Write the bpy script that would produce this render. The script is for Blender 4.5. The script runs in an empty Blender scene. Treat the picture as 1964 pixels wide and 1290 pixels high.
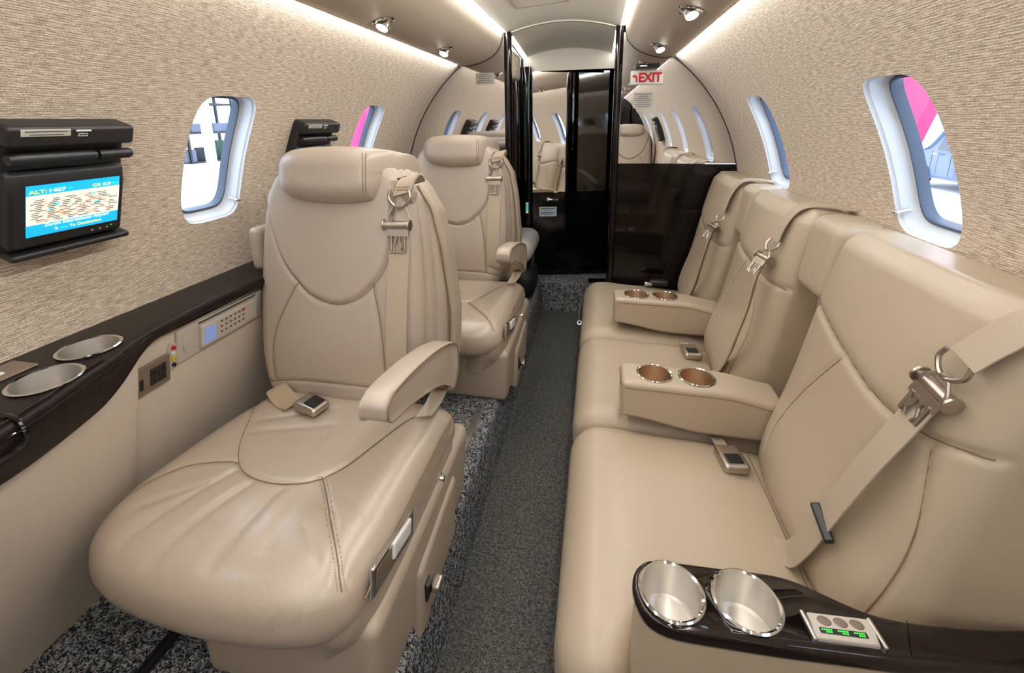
import bpy, math, random
import numpy as np
from mathutils import Matrix, Vector
random.seed(7); rng = np.random.RandomState(5)
SC = bpy.context.scene; COL = SC.collection
PI = math.pi
AX = .858; RAD = .84          # cabin axis height and lining radius
BH = 2.288                    # aft bulkhead
FLO, PLA = .05, .25           # aisle floor and seat platform heights
FWD = -1.85                   # forward end of the cabin

# ------------------------------------------------------------------ mesh builder
class M:
    def __init__(s): s.v = []; s.f = []; s.m = []; s.n = 0; s.uv = {}
    def add(s, V, F, mat=0, uv=None):
        V = np.asarray(V, float).reshape(-1, 3); o = s.n
        s.v.append(V); s.n += len(V)
        for k, f in enumerate(F):
            if uv is not None: s.uv[len(s.f)] = [tuple(uv[i]) for i in f]
            s.f.append([o + int(i) for i in f]); s.m.append(mat if np.isscalar(mat) else mat[k])
        return s
    def grid(s, P, mat=0, cu=False, cv=False, uv=None):
        P = np.asarray(P, float); a, b = P.shape[:2]
        F = []
        for i in range(a if cu else a - 1):
            for j in range(b if cv else b - 1):
                i2, j2 = (i + 1) % a, (j + 1) % b
                F.append((i * b + j, i2 * b + j, i2 * b + j2, i * b + j2))
        return s.add(P.reshape(-1, 3), F, mat, None if uv is None else np.asarray(uv).reshape(-1, 2))
    def box(s, c, size, mat=0, R=None):
        h = np.array(size) / 2
        V = np.array([(x, y, z) for x in (-1, 1) for y in (-1, 1) for z in (-1, 1)]) * h
        if R is not None: V = V @ np.array(R).T
        return s.add(V + np.array(c), [(0, 1, 3, 2), (4, 6, 7, 5), (0, 4, 5, 1), (2, 3, 7, 6), (0, 2, 6, 4), (1, 5, 7, 3)], mat)
    def rb(s, c, size, r, n=(4, 4, 4), f=None, mat=0, k=4, R=None):
        h = np.array(size, float) / 2; rr = min(r, h.min() * .999)
        ax = []
        for d in range(3):
            e = [rr * math.tan(t) for t in np.linspace(0, PI / 4, k + 1)]
            inner = h[d] - rr
            mid = np.linspace(-inner, inner, n[d] + 1)
            ax.append(np.concatenate([-(inner + np.array(e[:0:-1])), mid, inner + np.array(e[1:])]))
        pts = []; faces = []; idx = {}
        def vid(p):
            key = tuple(np.round(p, 6))
            if key not in idx: idx[key] = len(pts); pts.append(p)
            return idx[key]
        for d in range(3):
            u, w = (d + 1) % 3, (d + 2) % 3
            for sg in (-1, 1):
                A, B = ax[u], ax[w]
                I = np.empty((len(A), len(B)), int)
                for i, a in enumerate(A):
                    for j, b in enumerate(B):
                        p = [0, 0, 0]; p[d] = sg * h[d]; p[u] = a; p[w] = b
                        I[i, j] = vid(tuple(p))
                for i in range(len(A) - 1):
                    for j in range(len(B) - 1):
                        q = (I[i, j], I[i + 1, j], I[i + 1, j + 1], I[i, j + 1])
                        faces.append(q if sg > 0 else q[::-1])
        P = np.array(pts); C = np.clip(P, -(h - rr), h - rr); D = P - C
        L = np.linalg.norm(D, axis=1, keepdims=True); L[L < 1e-9] = 1
        P = C + D / L * rr
        if f is not None: P = f(P)
        if R is not None: P = P @ np.array(R).T
        return s.add(P + np.array(c), faces, mat)
    def tube(s, path, r, n=8, mat=0, closed=False, caps=True, flat=None):
        P = np.array(path, float); N = len(P)
        T = np.gradient(P, axis=0) if not closed else np.roll(P, -1, 0) - np.roll(P, 1, 0)
        T /= np.maximum(np.linalg.norm(T, axis=1, keepdims=True), 1e-9)
        up = np.array([0, 0, 1.]) if abs(T[0][2]) < .9 else np.array([1., 0, 0])
        a = np.cross(T[0], up); a /= np.linalg.norm(a)
        rs = np.full(N, r) if np.isscalar(r) else np.array(r)
        G = np.empty((N, n, 3)); th = np.linspace(0, 2 * PI, n, endpoint=False)
        for i in range(N):
            a = a - T[i] * (a @ T[i]); a /= max(np.linalg.norm(a), 1e-9); b = np.cross(T[i], a)
            G[i] = P[i] + rs[i] * (np.cos(th)[:, None] * a + np.sin(th)[:, None] * b)
        s.grid(G, mat, cu=closed, cv=True)
        if caps and not closed:
            s.add(G[0], [tuple(range(n))[::-1]], mat); s.add(G[-1], [tuple(range(n))], mat)
        return s
    def lathe(s, prof, c=(0, 0, 0), n=28, mat=0, R=None, capa=False, capb=False):
        th = np.linspace(0, 2 * PI, n, endpoint=False)
        G = np.array([[(r * math.cos(t), r * math.sin(t), z) for t in th] for r, z in prof])
        if R is not None: G = G @ np.array(R).T
        G = G + np.array(c)
        s.grid(G, mat, cv=True)
        if capa: s.add(G[0], [tuple(range(n))[::-1]], mat)
        if capb: s.add(G[-1], [tuple(range(n))], mat)
        return s
    def prism(s, poly, A, B, mat=0):
        """poly: list of 3-D points (planar), swept by vector A->B offsets"""
        P = np.array(poly, float); n = len(P)
        V = np.concatenate([P + np.array(A), P + np.array(B)])
        F = [tuple(range(n))[::-1], tuple(range(n, 2 * n))] + [(i, (i + 1) % n, n + (i + 1) % n, n + i) for i in range(n)]
        return s.add(V, F, mat)
    def ribbon(s, path, wdir, w, t=.002, mat=0, ndir=None):
        """a flat strap: path points, across direction(s), width, thickness"""
        P = np.array(path, float); N = len(P)
        W = np.array(wdir, float); W = np.tile(W, (N, 1)) if W.ndim == 1 else W
        W /= np.linalg.norm(W, axis=1, keepdims=True)
        T = np.gradient(P, axis=0); Nn = np.cross(T, W); Nn /= np.linalg.norm(Nn, axis=1, keepdims=True)
        ws = np.full(N, w) if np.isscalar(w) else np.array(w)
        G = np.stack([P - W * ws[:, None] / 2 - Nn * t / 2, P + W * ws[:, None] / 2 - Nn * t / 2,
                      P + W * ws[:, None] / 2 + Nn * t / 2, P - W * ws[:, None] / 2 + Nn * t / 2], 1)
        s.grid(G, mat, cv=True); s.add(G[0], [(0, 1, 2, 3)], mat); s.add(G[-1], [(3, 2, 1, 0)], mat)
        return s
    def text(s, body, O, U, V, size, mat=0, lift=.0006, width=None, bold=0):
        cu = bpy.data.curves.new('t', 'FONT'); cu.body = body; cu.size = 1; cu.offset = bold
        ob = bpy.data.objects.new('t', cu); COL.objects.link(ob)
        dg = bpy.context.evaluated_depsgraph_get(); me = bpy.data.meshes.new_from_object(ob.evaluated_get(dg))
        co = np.array([v.co[:] for v in me.vertices]); fs = [tuple(p.vertices) for p in me.polygons]
        bpy.data.objects.remove(ob); bpy.data.curves.remove(cu); bpy.data.meshes.remove(me)
        if not len(co): return s
        co[:, 0] -= co[:, 0].min(); sx = size if width is None else width / co[:, 0].max()
        U, V = np.array(U, float), np.array(V, float); Nn = np.cross(U, V)
        s.add(np.array(O) + co[:, :1] * sx * U + co[:, 1:2] * size * V + lift * Nn, fs, mat); return s
    def build(s, name, mats, parent=None, smooth=True, ang=38, origin=None, uvname=None):
        me = bpy.data.meshes.new(name)
        V = np.concatenate(s.v)
        off = np.zeros(3); p = parent
        while p is not None: off += np.array(p.location); p = p.parent
        loc = np.zeros(3)
        if parent is None:
            lo, hi = V.min(0), V.max(0)
            loc = np.array([(lo[0] + hi[0]) / 2, (lo[1] + hi[1]) / 2, lo[2]]) if origin is None else np.array(origin)
            off = loc
        me.from_pydata((V - off).tolist(), [], s.f)
        mats = mats if isinstance(mats, (list, tuple)) else [mats]
        for m in mats: me.materials.append(m)
        me.polygons.foreach_set('material_index', s.m)
        if s.uv:
            l = me.uv_layers.new(name='UVMap')
            for i, p_ in enumerate(me.polygons):
                u = s.uv.get(i)
                if u:
                    for k, li in enumerate(p_.loop_indices): l.data[li].uv = u[k]
        if smooth:
            me.polygons.foreach_set('use_smooth', [True] * len(s.f)); me.set_sharp_from_angle(angle=math.radians(ang))
        me.update(); me.validate()
        o = bpy.data.objects.new(name, me); COL.objects.link(o)
        if parent is not None: o.parent = parent
        else: o.location = loc
        return o

def tag(o, label=None, cat=None, group=None, kind=None):
    if label: o['label'] = label
    if cat: o['category'] = cat
    if group: o['group'] = group
    if kind: o['kind'] = kind
    return o
def thing(name, loc, label=None, cat=None, group=None, kind=None):
    o = bpy.data.objects.new(name, None); o.empty_display_size = .05; COL.objects.link(o); o.location = loc
    return tag(o, label, cat, group, kind)
def copy_tree(o, parent=None):
    c = o.copy(); COL.objects.link(c)
    if parent is not None: c.parent = parent
    for ch in list(o.children): copy_tree(ch, c)
    return c
def setting(o, label, cat): return tag(o, label, cat, None, 'structure')
def spl(pts, n=40):
    """Catmull-Rom through points"""
    P = np.array(pts, float); P = np.concatenate([[2 * P[0] - P[1]], P, [2 * P[-1] - P[-2]]])
    out = []; seg = len(P) - 3
    for i in range(n):
        t = i / (n - 1) * seg; k = min(int(t), seg - 1); t -= k
        a, b, c, d = P[k:k + 4]
        out.append(.5 * (2 * b + (c - a) * t + (2 * a - 5 * b + 4 * c - d) * t ** 2 + (3 * b - a - 3 * c + d) * t ** 3))
    return np.array(out)
def pdist(Q, L):
    """distance of 2-D points Q to polyline L"""
    Q = np.asarray(Q, float); L = np.asarray(L, float); best = np.full(len(Q), 1e9)
    for a, b in zip(L[:-1], L[1:]):
        d = b - a; t = np.clip(((Q - a) @ d) / max(d @ d, 1e-12), 0, 1)
        best = np.minimum(best, np.linalg.norm(Q - a - t[:, None] * d, axis=1))
    return best
def sstep(a, b, x): t = np.clip((x - a) / (b - a), 0, 1); return t * t * (3 - 2 * t)
def rotz(a): c, s = math.cos(a), math.sin(a); return np.array([[c, -s, 0], [s, c, 0], [0, 0, 1]])
def rotx(a): c, s = math.cos(a), math.sin(a); return np.array([[1, 0, 0], [0, c, -s], [0, s, c]])
def roty(a): c, s = math.cos(a), math.sin(a); return np.array([[c, 0, s], [0, 1, 0], [-s, 0, c]])

# ------------------------------------------------------------------ materials
def srgb(r, g, b):
    f = lambda c: (c / 255 / 12.92) if c / 255 <= .04045 else ((c / 255 + .055) / 1.055) ** 2.4
    return (f(r), f(g), f(b), 1)
def newmat(name):
    m = bpy.data.materials.new(name); m.use_nodes = True; nt = m.node_tree
    return m, nt, nt.nodes['Principled BSDF']
def nd(nt, typ, **kw):
    n = nt.nodes.new(typ)
    for k, v in kw.items():
        if k in n.inputs: n.inputs[k].default_value = v
        else: setattr(n, k, v)
    return n
def plain(name, col, rough=.5, metal=0, coat=0, noise=0, nscale=400, bump=0, spec=.5, coords='Object'):
    m, nt, b = newmat(name)
    b.inputs['Roughness'].default_value = rough; b.inputs['Metallic'].default_value = metal
    b.inputs['Coat Weight'].default_value = coat; b.inputs['Coat Roughness'].default_value = .03
    b.inputs['Specular IOR Level'].default_value = spec
    tc = nd(nt, 'ShaderNodeTexCoord'); no = nd(nt, 'ShaderNodeTexNoise', Scale=nscale, Detail=3.)
    nt.links.new(tc.outputs[coords], no.inputs['Vector'])
    mx = nd(nt, 'ShaderNodeMixRGB', blend_type='MULTIPLY'); mx.inputs['Fac'].default_value = noise
    mx.inputs['Color1'].default_value = col; nt.links.new(no.outputs['Color'], mx.inputs['Color2'])
    nt.links.new(mx.outputs['Color'], b.inputs['Base Color'])
    if bump:
        bp = nd(nt, 'ShaderNodeBump', Strength=bump, Distance=.001); nt.links.new(no.outputs['Fac'], bp.inputs['Height'])
        nt.links.new(bp.outputs['Normal'], b.inputs['Normal'])
    return m
def emit(name, col, strength):
    m, nt, b = newmat(name)
    b.inputs['Base Color'].default_value = col; b.inputs['Emission Color'].default_value = col
    b.inputs['Emission Strength'].default_value = strength; b.inputs['Roughness'].default_value = .4
    return m
def leather(name, col, rough=.36, wrinkle=0):
    m, nt, b = newmat(name)
    b.inputs['Base Color'].default_value = col; b.inputs['Roughness'].default_value = rough
    b.inputs['Specular IOR Level'].default_value = .5; b.inputs['Coat Weight'].default_value = .3 + wrinkle * 1.5; b.inputs['Coat Roughness'].default_value = .30
    tc = nd(nt, 'ShaderNodeTexCoord')
    big = nd(nt, 'ShaderNodeTexNoise', Scale=6., Detail=3.); nt.links.new(tc.outputs['Object'], big.inputs['Vector'])
    rmp = nd(nt, 'ShaderNodeMapRange'); rmp.inputs['To Min'].default_value = rough - .05; rmp.inputs['To Max'].default_value = rough + .08
    nt.links.new(big.outputs['Fac'], rmp.inputs['Value']); nt.links.new(rmp.outputs['Result'], b.inputs['Roughness'])
    v = nd(nt, 'ShaderNodeTexVoronoi', Scale=620.); nt.links.new(tc.outputs['Object'], v.inputs['Vector'])
    n2 = nd(nt, 'ShaderNodeTexNoise', Scale=28., Detail=5.); nt.links.new(tc.outputs['Object'], n2.inputs['Vector'])
    b1 = nd(nt, 'ShaderNodeBump', Strength=.05, Distance=.0006); nt.links.new(v.outputs['Distance'], b1.inputs['Height'])
    b2 = nd(nt, 'ShaderNodeBump', Strength=.10 + wrinkle, Distance=.004); nt.links.new(n2.outputs['Fac'], b2.inputs['Height'])
    nt.links.new(b1.outputs['Normal'], b2.inputs['Normal']); nt.links.new(b2.outputs['Normal'], b.inputs['Normal'])
    return m
def weave():
    m, nt, b = newmat('woven wall fabric')
    uv = nd(nt, 'ShaderNodeUVMap')
    def mp(sx, sy):
        k = nd(nt, 'ShaderNodeMapping'); k.inputs['Scale'].default_value = (sx, sy, 1)
        nt.links.new(uv.outputs['UV'], k.inputs['Vector']); return k
    slub = nd(nt, 'ShaderNodeTexNoise', Scale=1., Detail=4., Roughness=.6); nt.links.new(mp(42, 300).outputs['Vector'], slub.inputs['Vector'])
    thr = nd(nt, 'ShaderNodeTexNoise', Scale=1., Detail=2.); nt.links.new(mp(330, 430).outputs['Vector'], thr.inputs['Vector'])
    wv = nd(nt, 'ShaderNodeTexWave', Scale=1., Distortion=2.5, Detail=2.); wv.bands_direction = 'Y'
    nt.links.new(mp(60, 75).outputs['Vector'], wv.inputs['Vector'])
    a = nd(nt, 'ShaderNodeMath', operation='ADD'); a.operation = 'MULTIPLY_ADD'; nt.links.new(thr.outputs['Fac'], a.inputs[0]); a.inputs[1].default_value = .7; nt.links.new(slub.outputs['Fac'], a.inputs[2])
    a2 = nd(nt, 'ShaderNodeMath', operation='MULTIPLY_ADD'); nt.links.new(wv.outputs['Fac'], a2.inputs[0]); a2.inputs[1].default_value = .22
    nt.links.new(a.outputs[0], a2.inputs[2])
    cr = nd(nt, 'ShaderNodeValToRGB'); e = cr.color_ramp.elements
    e[0].position = .60; e[0].color = srgb(148, 132, 114); e[1].position = .90; e[1].color = srgb(230, 216, 198)
    el = cr.color_ramp.elements.new(.755); el.color = srgb(193, 177, 158)
    sc = nd(nt, 'ShaderNodeMath', operation='MULTIPLY'); nt.links.new(a2.outputs[0], sc.inputs[0]); sc.inputs[1].default_value = .78
    nt.links.new(sc.outputs[0], cr.inputs['Fac']); nt.links.new(cr.outputs['Color'], b.inputs['Base Color'])
    b.inputs['Roughness'].default_value = .75; b.inputs['Sheen Weight'].default_value = .1
    bp = nd(nt, 'ShaderNodeBump', Strength=.45, Distance=.0012); nt.links.new(sc.outputs[0], bp.inputs['Height'])
    nt.links.new(bp.outputs['Normal'], b.inputs['Normal'])
    return m
def carpet(name, c0, c1, c2, sx, sy, mid=.5, soft=.09):
    m, nt, b = newmat(name)
    tc = nd(nt, 'ShaderNodeTexCoord'); k = nd(nt, 'ShaderNodeMapping'); k.inputs['Scale'].default_value = (sx, sy, sx)
    nt.links.new(tc.outputs['Object'], k.inputs['Vector'])
    v = nd(nt, 'ShaderNodeTexVoronoi', Scale=1.); nt.links.new(k.outputs['Vector'], v.inputs['Vector'])
    n1 = nd(nt, 'ShaderNodeTexNoise', Scale=.22, Detail=4., Roughness=.75); nt.links.new(k.outputs['Vector'], n1.inputs['Vector'])
    n2 = nd(nt, 'ShaderNodeTexNoise', Scale=1.1, Detail=2.); nt.links.new(v.outputs['Position'], n2.inputs['Vector'])
    a = nd(nt, 'ShaderNodeMath', operation='MULTIPLY_ADD'); a.inputs[1].default_value = .62
    nt.links.new(n2.outputs['Fac'], a.inputs[0])
    q = nd(nt, 'ShaderNodeMath', operation='MULTIPLY'); q.inputs[1].default_value = .38; nt.links.new(n1.outputs['Fac'], q.inputs[0]); nt.links.new(q.outputs[0], a.inputs[2])
    cr = nd(nt, 'ShaderNodeValToRGB'); e = cr.color_ramp.elements
    e[0].position = mid - soft; e[0].color = c0; e[1].position = mid + soft; e[1].color = c2
    el = cr.color_ramp.elements.new(mid); el.color = c1
    nt.links.new(a.outputs[0], cr.inputs['Fac'])
    nt.links.new(cr.outputs['Color'], b.inputs['Base Color'])
    b.inputs['Roughness'].default_value = .95; b.inputs['Specular IOR Level'].default_value = .1
    iv = nd(nt, 'ShaderNodeMath', operation='SUBTRACT'); iv.inputs[0].default_value = 1.; nt.links.new(v.outputs['Distance'], iv.inputs[1])
    bp = nd(nt, 'ShaderNodeBump', Strength=.8, Distance=.003); nt.links.new(iv.outputs[0], bp.inputs['Height'])
    nt.links.new(bp.outputs['Normal'], b.inputs['Normal'])
    return m
def wood(name, dark, lite, rough=.12, coat=1., grain='Y', spec=.5):
    m, nt, b = newmat(name)
    tc = nd(nt, 'ShaderNodeTexCoord'); k = nd(nt, 'ShaderNodeMapping')
    k.inputs['Scale'].default_value = {'Y': (160, 3, 160), 'X': (3, 160, 160), 'Z': (160, 160, 3)}[grain]
    nt.links.new(tc.outputs['Object'], k.inputs['Vector'])
    n = nd(nt, 'ShaderNodeTexNoise', Scale=1., Detail=3.); nt.links.new(k.outputs['Vector'], n.inputs['Vector'])
    cr = nd(nt, 'ShaderNodeValToRGB'); e = cr.color_ramp.elements
    e[0].position = .35; e[0].color = dark; e[1].position = .7; e[1].color = lite
    nt.links.new(n.outputs['Fac'], cr.inputs['Fac']); nt.links.new(cr.outputs['Color'], b.inputs['Base Color'])
    b.inputs['Roughness'].default_value = rough; b.inputs['Coat Weight'].default_value = coat; b.inputs['Coat Roughness'].default_value = .02; b.inputs['Specular IOR Level'].default_value = spec
    return m
def brushed(name, col, rough=.28):
    m, nt, b = newmat(name)
    b.inputs['Base Color'].default_value = col; b.inputs['Metallic'].default_value = 1
    b.inputs['Anisotropic'].default_value = .8; b.inputs['Anisotropic Rotation'].default_value = .25
    tg = nd(nt, 'ShaderNodeTangent', direction_type='RADIAL', axis='Z'); nt.links.new(tg.outputs[0], b.inputs['Tangent'])
    tc = nd(nt, 'ShaderNodeTexCoord'); k = nd(nt, 'ShaderNodeMapping'); k.inputs['Scale'].default_value = (25, 25, 500)
    nt.links.new(tc.outputs['Object'], k.inputs['Vector'])
    n = nd(nt, 'ShaderNodeTexNoise', Scale=1., Detail=2.); nt.links.new(k.outputs['Vector'], n.inputs['Vector'])
    r = nd(nt, 'ShaderNodeMapRange'); r.inputs['To Min'].default_value = rough - .03; r.inputs['To Max'].default_value = rough + .05
    nt.links.new(n.outputs['Fac'], r.inputs['Value']); nt.links.new(r.outputs['Result'], b.inputs['Roughness'])
    return m
def pane_mat():
    m = bpy.data.materials.new('window pane acrylic'); m.use_nodes = True; nt = m.node_tree; nt.nodes.clear()
    o = nd(nt, 'ShaderNodeOutputMaterial'); t = nd(nt, 'ShaderNodeBsdfTransparent'); t.inputs['Color'].default_value = (.93, .96, 1, 1)
    g = nd(nt, 'ShaderNodeBsdfGlossy', Roughness=.02); mx = nd(nt, 'ShaderNodeMixShader'); mx.inputs['Fac'].default_value = .05
    nt.links.new(t.outputs[0], mx.inputs[1]); nt.links.new(g.outputs[0], mx.inputs[2])
    nt.links.new(mx.outputs[0], o.inputs['Surface']); return m
MT = {}
MT['fabric'] = weave()
MT['leather'] = leather('tan seat leather', srgb(173, 159, 144))
MT['leather_worn'] = leather('tan seat leather creased', srgb(173, 158, 141), .28, .22)
MT['leather_sofa'] = leather('tan sofa leather', srgb(176, 160, 138), .40)
MT['seam'] = plain('seam thread', srgb(128, 104, 78), .8)
MT['stitch'] = plain('stitch thread', srgb(172, 146, 116), .8)
MT['shroud'] = plain('seat shroud leather', srgb(170, 156, 139), .42, bump=.1, nscale=500)
MT['valance'] = plain('valance soft skin', srgb(188, 174, 157), .5, bump=.06, nscale=700)
MT['ceil'] = plain('ceiling soft skin', srgb(214, 208, 196), .55, bump=.05, nscale=700)
MT['lowerpanel'] = plain('lower panel skin lightened for low light', srgb(208, 196, 181), .5, bump=.08, nscale=600)  # side panel beige made lighter in colour, since little light reaches this panel
MT['sidepanel'] = plain('side panel skin', srgb(180, 164, 141), .5, bump=.08, nscale=600)
MT['wood'] = wood('dark stained veneer', srgb(18, 12, 10), srgb(32, 23, 20), .06, 0)
MT['ledge'] = wood('satin dark veneer', srgb(24, 19, 17), srgb(38, 31, 28), .36, 0, 'Y', .16)
MT['black'] = plain('black lacquer', srgb(9, 8, 8), .08, coat=.1, spec=.4)
MT['brownlac'] = wood('brown black lacquer', srgb(10, 7, 6), srgb(17, 11, 9), .08, 0, 'Z', .35)
MT['mirror'] = plain('mirror', (.86, .86, .85, 1), .01, metal=1)
MT['chrome'] = plain('polished chrome', (.8, .8, .8, 1), .08, metal=1)
MT['nickel'] = brushed('brushed nickel', (.66, .62, .56, 1), .25)
MT['steel'] = brushed('brushed steel cup', (.80, .77, .72, 1), .33)
MT['copper'] = brushed('copper tinted steel', (.80, .64, .50, 1), .3)
MT['cork'] = plain('cork mat', srgb(222, 172, 116), .9, noise=.3, nscale=300)
MT['belt'] = plain('woven belt webbing', srgb(178, 163, 143), .75, noise=.12, nscale=900, bump=.3)
MT['beltdark'] = plain('tan belt webbing', srgb(172, 152, 126), .8, noise=.15, nscale=900)  # slightly deeper tan webbing of the lap belt and farther sofa belts
MT['beltmetal'] = plain('satin champagne metal', (.52, .46, .39, 1), .33, metal=1)
MT['blackplastic'] = plain('black plastic', srgb(24, 24, 25), .35)
MT['graphite'] = plain('graphite monitor case', srgb(27, 27, 28), .42, bump=.05, nscale=900)
MT['darkrubber'] = plain('dark rubber', srgb(20, 20, 22), .7)
MT['white'] = plain('white plastic', srgb(225, 224, 220), .4)
MT['reveal'] = plain('white window reveal', srgb(200, 205, 212), .3)
MT['gasket'] = plain('blue grey window gasket', srgb(58, 70, 90), .45)
MT['pane'] = pane_mat()
MT['handset'] = plain('silver beige plastic', srgb(186, 178, 168), .35)
MT['taupe'] = plain('taupe plate', srgb(128, 112, 98), .4, metal=.3)
MT['label'] = plain('grey printed plate', srgb(178, 174, 166), .5)
MT['ink'] = plain('dark ink', srgb(62, 60, 60), .6)
MT['red'] = plain('sign red', srgb(196, 34, 40), .5)
MT['pink'] = plain('magenta tag', srgb(205, 80, 130), .5)
MT['yellow'] = plain('yellow plastic', srgb(225, 195, 40), .5)
MT['green'] = plain('green key', srgb(40, 150, 110), .5)
MT['carpet'] = carpet('looped carpet', srgb(23, 26, 36), srgb(92, 95, 103), srgb(180, 178, 174), 300, 360, .5, .07)
MT['carpet2'] = carpet('aisle carpet', srgb(50, 51, 53), srgb(90, 90, 89), srgb(130, 127, 119), 430, 560, .5, .1)
MT['track'] = plain('aluminium seat track', (.55, .56, .55, 1), .35, metal=1)
MT['led'] = emit('warm white light strip', (1, .97, .92, 1), 12)
MT['lamp'] = emit('reading lamp glow', (1, .95, .86, 1), 14)
MT['scrblue'] = emit('screen blue', srgb(20, 165, 225), .85)
MT['scrmap'] = emit('screen map', srgb(222, 220, 205), .75)
MT['scrwhite'] = emit('screen white', (1, 1, 1, 1), .9)
MT['scryellow'] = emit('screen yellow', srgb(240, 225, 70), .9)
MT['scrcyan'] = emit('screen cyan', srgb(60, 215, 220), .9)
MT['scrink'] = plain('screen dark text', srgb(60, 60, 62), .5)
MT['scrroad'] = emit('screen road', srgb(235, 150, 120), .6)
MT['scrgreen'] = emit('display green', srgb(60, 210, 70), .9)
MT['scrdim'] = emit('handset display', srgb(120, 140, 190), .5)
MT['greyleather'] = leather('pale grey leather', srgb(196, 194, 190), .4)
MT['bag'] = plain('black nylon bag', srgb(16, 16, 18), .6, bump=.4, nscale=60)
MT['cockpit'] = plain('dark cockpit panel', srgb(22, 24, 30), .5)
# ------------------------------------------------------------------ camera
F_PX, PX, PY = 854.92, 962.45, 441.14
yaw, pitch, roll = .2121, .2393, -.0171
cam = bpy.data.cameras.new('camera'); camo = bpy.data.objects.new('camera', cam); COL.objects.link(camo)
cam.sensor_fit = 'HORIZONTAL'; cam.sensor_width = 36; cam.lens = F_PX / 1964 * 36
cam.shift_x = (982 - PX) / 1964; cam.shift_y = -(645 - PY) / 1964; cam.clip_start = .02
fw = np.array([-math.sin(yaw) * math.cos(pitch), math.cos(yaw) * math.cos(pitch), -math.sin(pitch)])
rt = np.array([math.cos(yaw), math.sin(yaw), 0]); up = np.cross(rt, fw)
r2 = math.cos(roll) * rt + math.sin(roll) * up; u2 = -math.sin(roll) * rt + math.cos(roll) * up
camo.matrix_world = Matrix([[r2[0], u2[0], -fw[0], .182], [r2[1], u2[1], -fw[1], 0], [r2[2], u2[2], -fw[2], 1.25], [0, 0, 0, 1]])
SC.camera = camo
SC.view_settings.view_transform = 'Standard'; SC.view_settings.look = 'None'; SC.view_settings.gamma = 1
SC.view_settings.exposure = 0.0

# ------------------------------------------------------------------ shell: side walls with window holes
WY = [-1.26, -.51, .24, .99, 1.74]
WYS = lambda side: [y + (.021 if side > 0 else -.003) for y in WY]
SCN, SH, YH = RAD * math.radians(21.7), .171, .0965
def cyl(side, y, s, d=0):
    a = np.asarray(s) / RAD; y = np.asarray(y, float) + 0 * a
    return np.stack([side * (RAD + d) * np.cos(a), y, AX + (RAD + d) * np.sin(a)], -1)
def outline(yh, sh, n=64, e=5.):
    th = np.linspace(0, 2 * PI, n, endpoint=False); c, s = np.cos(th), np.sin(th)
    return np.stack([yh * np.sign(c) * np.abs(c) ** (2 / e), sh * np.sign(s) * np.abs(s) ** (2 / e)], -1)
def side_wall(side, name, y_end):
    m = M(); FWD = globals()['FWD'] if side > 0 else -1.05
    s0, s1 = .02, .62; top = RAD * math.radians(56)
    flip = side < 0
    def patch(Ys, Ss):
        Y, S = np.meshgrid(Ys, Ss, indexing='ij'); m.grid(cyl(side, Y, S), 0, uv=np.stack([Y, S], -1))
    cw = .19
    edges = [FWD]
    for y in WYS(side)[0 if side > 0 else 1:]: edges += [y - cw, y + cw]
    edges.append(y_end)
    for i in range(0, len(edges), 2): patch(np.linspace(edges[i], edges[i + 1], 6), np.linspace(s0, s1, 50))
    patch(np.linspace(FWD, y_end, 20), np.linspace(s1, top, 24))
    patch(np.linspace(FWD, y_end, 20), np.linspace(-.10, s0, 12))
    # below the axis the lining drops straight
    a = -.10 / RAD; x0, z0 = RAD * math.cos(a), AX + RAD * math.sin(a)
    Ys = np.linspace(FWD, y_end, 8); Z = np.linspace(z0, 0, 6)
    m.grid(np.array([[(side * (x0 + (.05 if side < 0 else 0) * (1 - z / z0)), y, z) for z in Z] for y in Ys]), 0,
           uv=[[(y, z - z0 - .1) for z in Z] for y in Ys])
    o = outline(1, 1, 96, 5.)
    for y in WYS(side)[0 if side > 0 else 1:]:
        rings = []; uvs = []
        for t in np.linspace(1, 0, 9) ** 1.6:
            # outer rectangle point on the ray, inner = outline
            inn = o * np.array([YH, SH])
            k = 1 / np.maximum(np.abs(o[:, 0]) / cw, np.maximum(o[:, 1] / (s1 - SCN), -o[:, 1] / (SCN - s0)))
            outp = o * k[:, None]
            for cx_ in (-cw, cw):
                for cy_ in (SCN - s0, s1 - SCN):
                    c_ = np.array([cx_, -cy_ if cy_ == SCN - s0 else cy_]); outp[np.argmin(np.linalg.norm(outp - c_, axis=1))] = c_
            outp = outp * 1.008
            q = inn + (outp - inn) * t
            rings.append(cyl(side, y + q[:, 0], SCN + q[:, 1])); uvs.append(np.stack([y + q[:, 0], SCN + q[:, 1]], -1))
        for d, g in ((.002, .9985), (.005, .99), (.009, .965)):
            q = o * np.array([YH - .006 * (1 - g) * 20, SH - .006 * (1 - g) * 20]); rings.append(cyl(side, y + q[:, 0], SCN + q[:, 1], d)); uvs.append(np.stack([y + q[:, 0], SCN + q[:, 1]], -1))
        m.grid(np.array(rings[:-3]), 0, cv=True, uv=np.array(uvs[:-3])); m.grid(np.array(rings[-4:]), 1, cv=True)  # last rings: wall lip coloured white to paint in the window's bright edge glow
    return m.build(name, [MT['fabric'], MT['reveal']], ang=60)
setting(side_wall(-1, 'wall_left', BH), 'curved left cabin wall covered in woven beige fabric', 'wall')
setting(side_wall(1, 'wall_right', BH), 'curved right cabin wall covered in woven beige fabric', 'wall')

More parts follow.
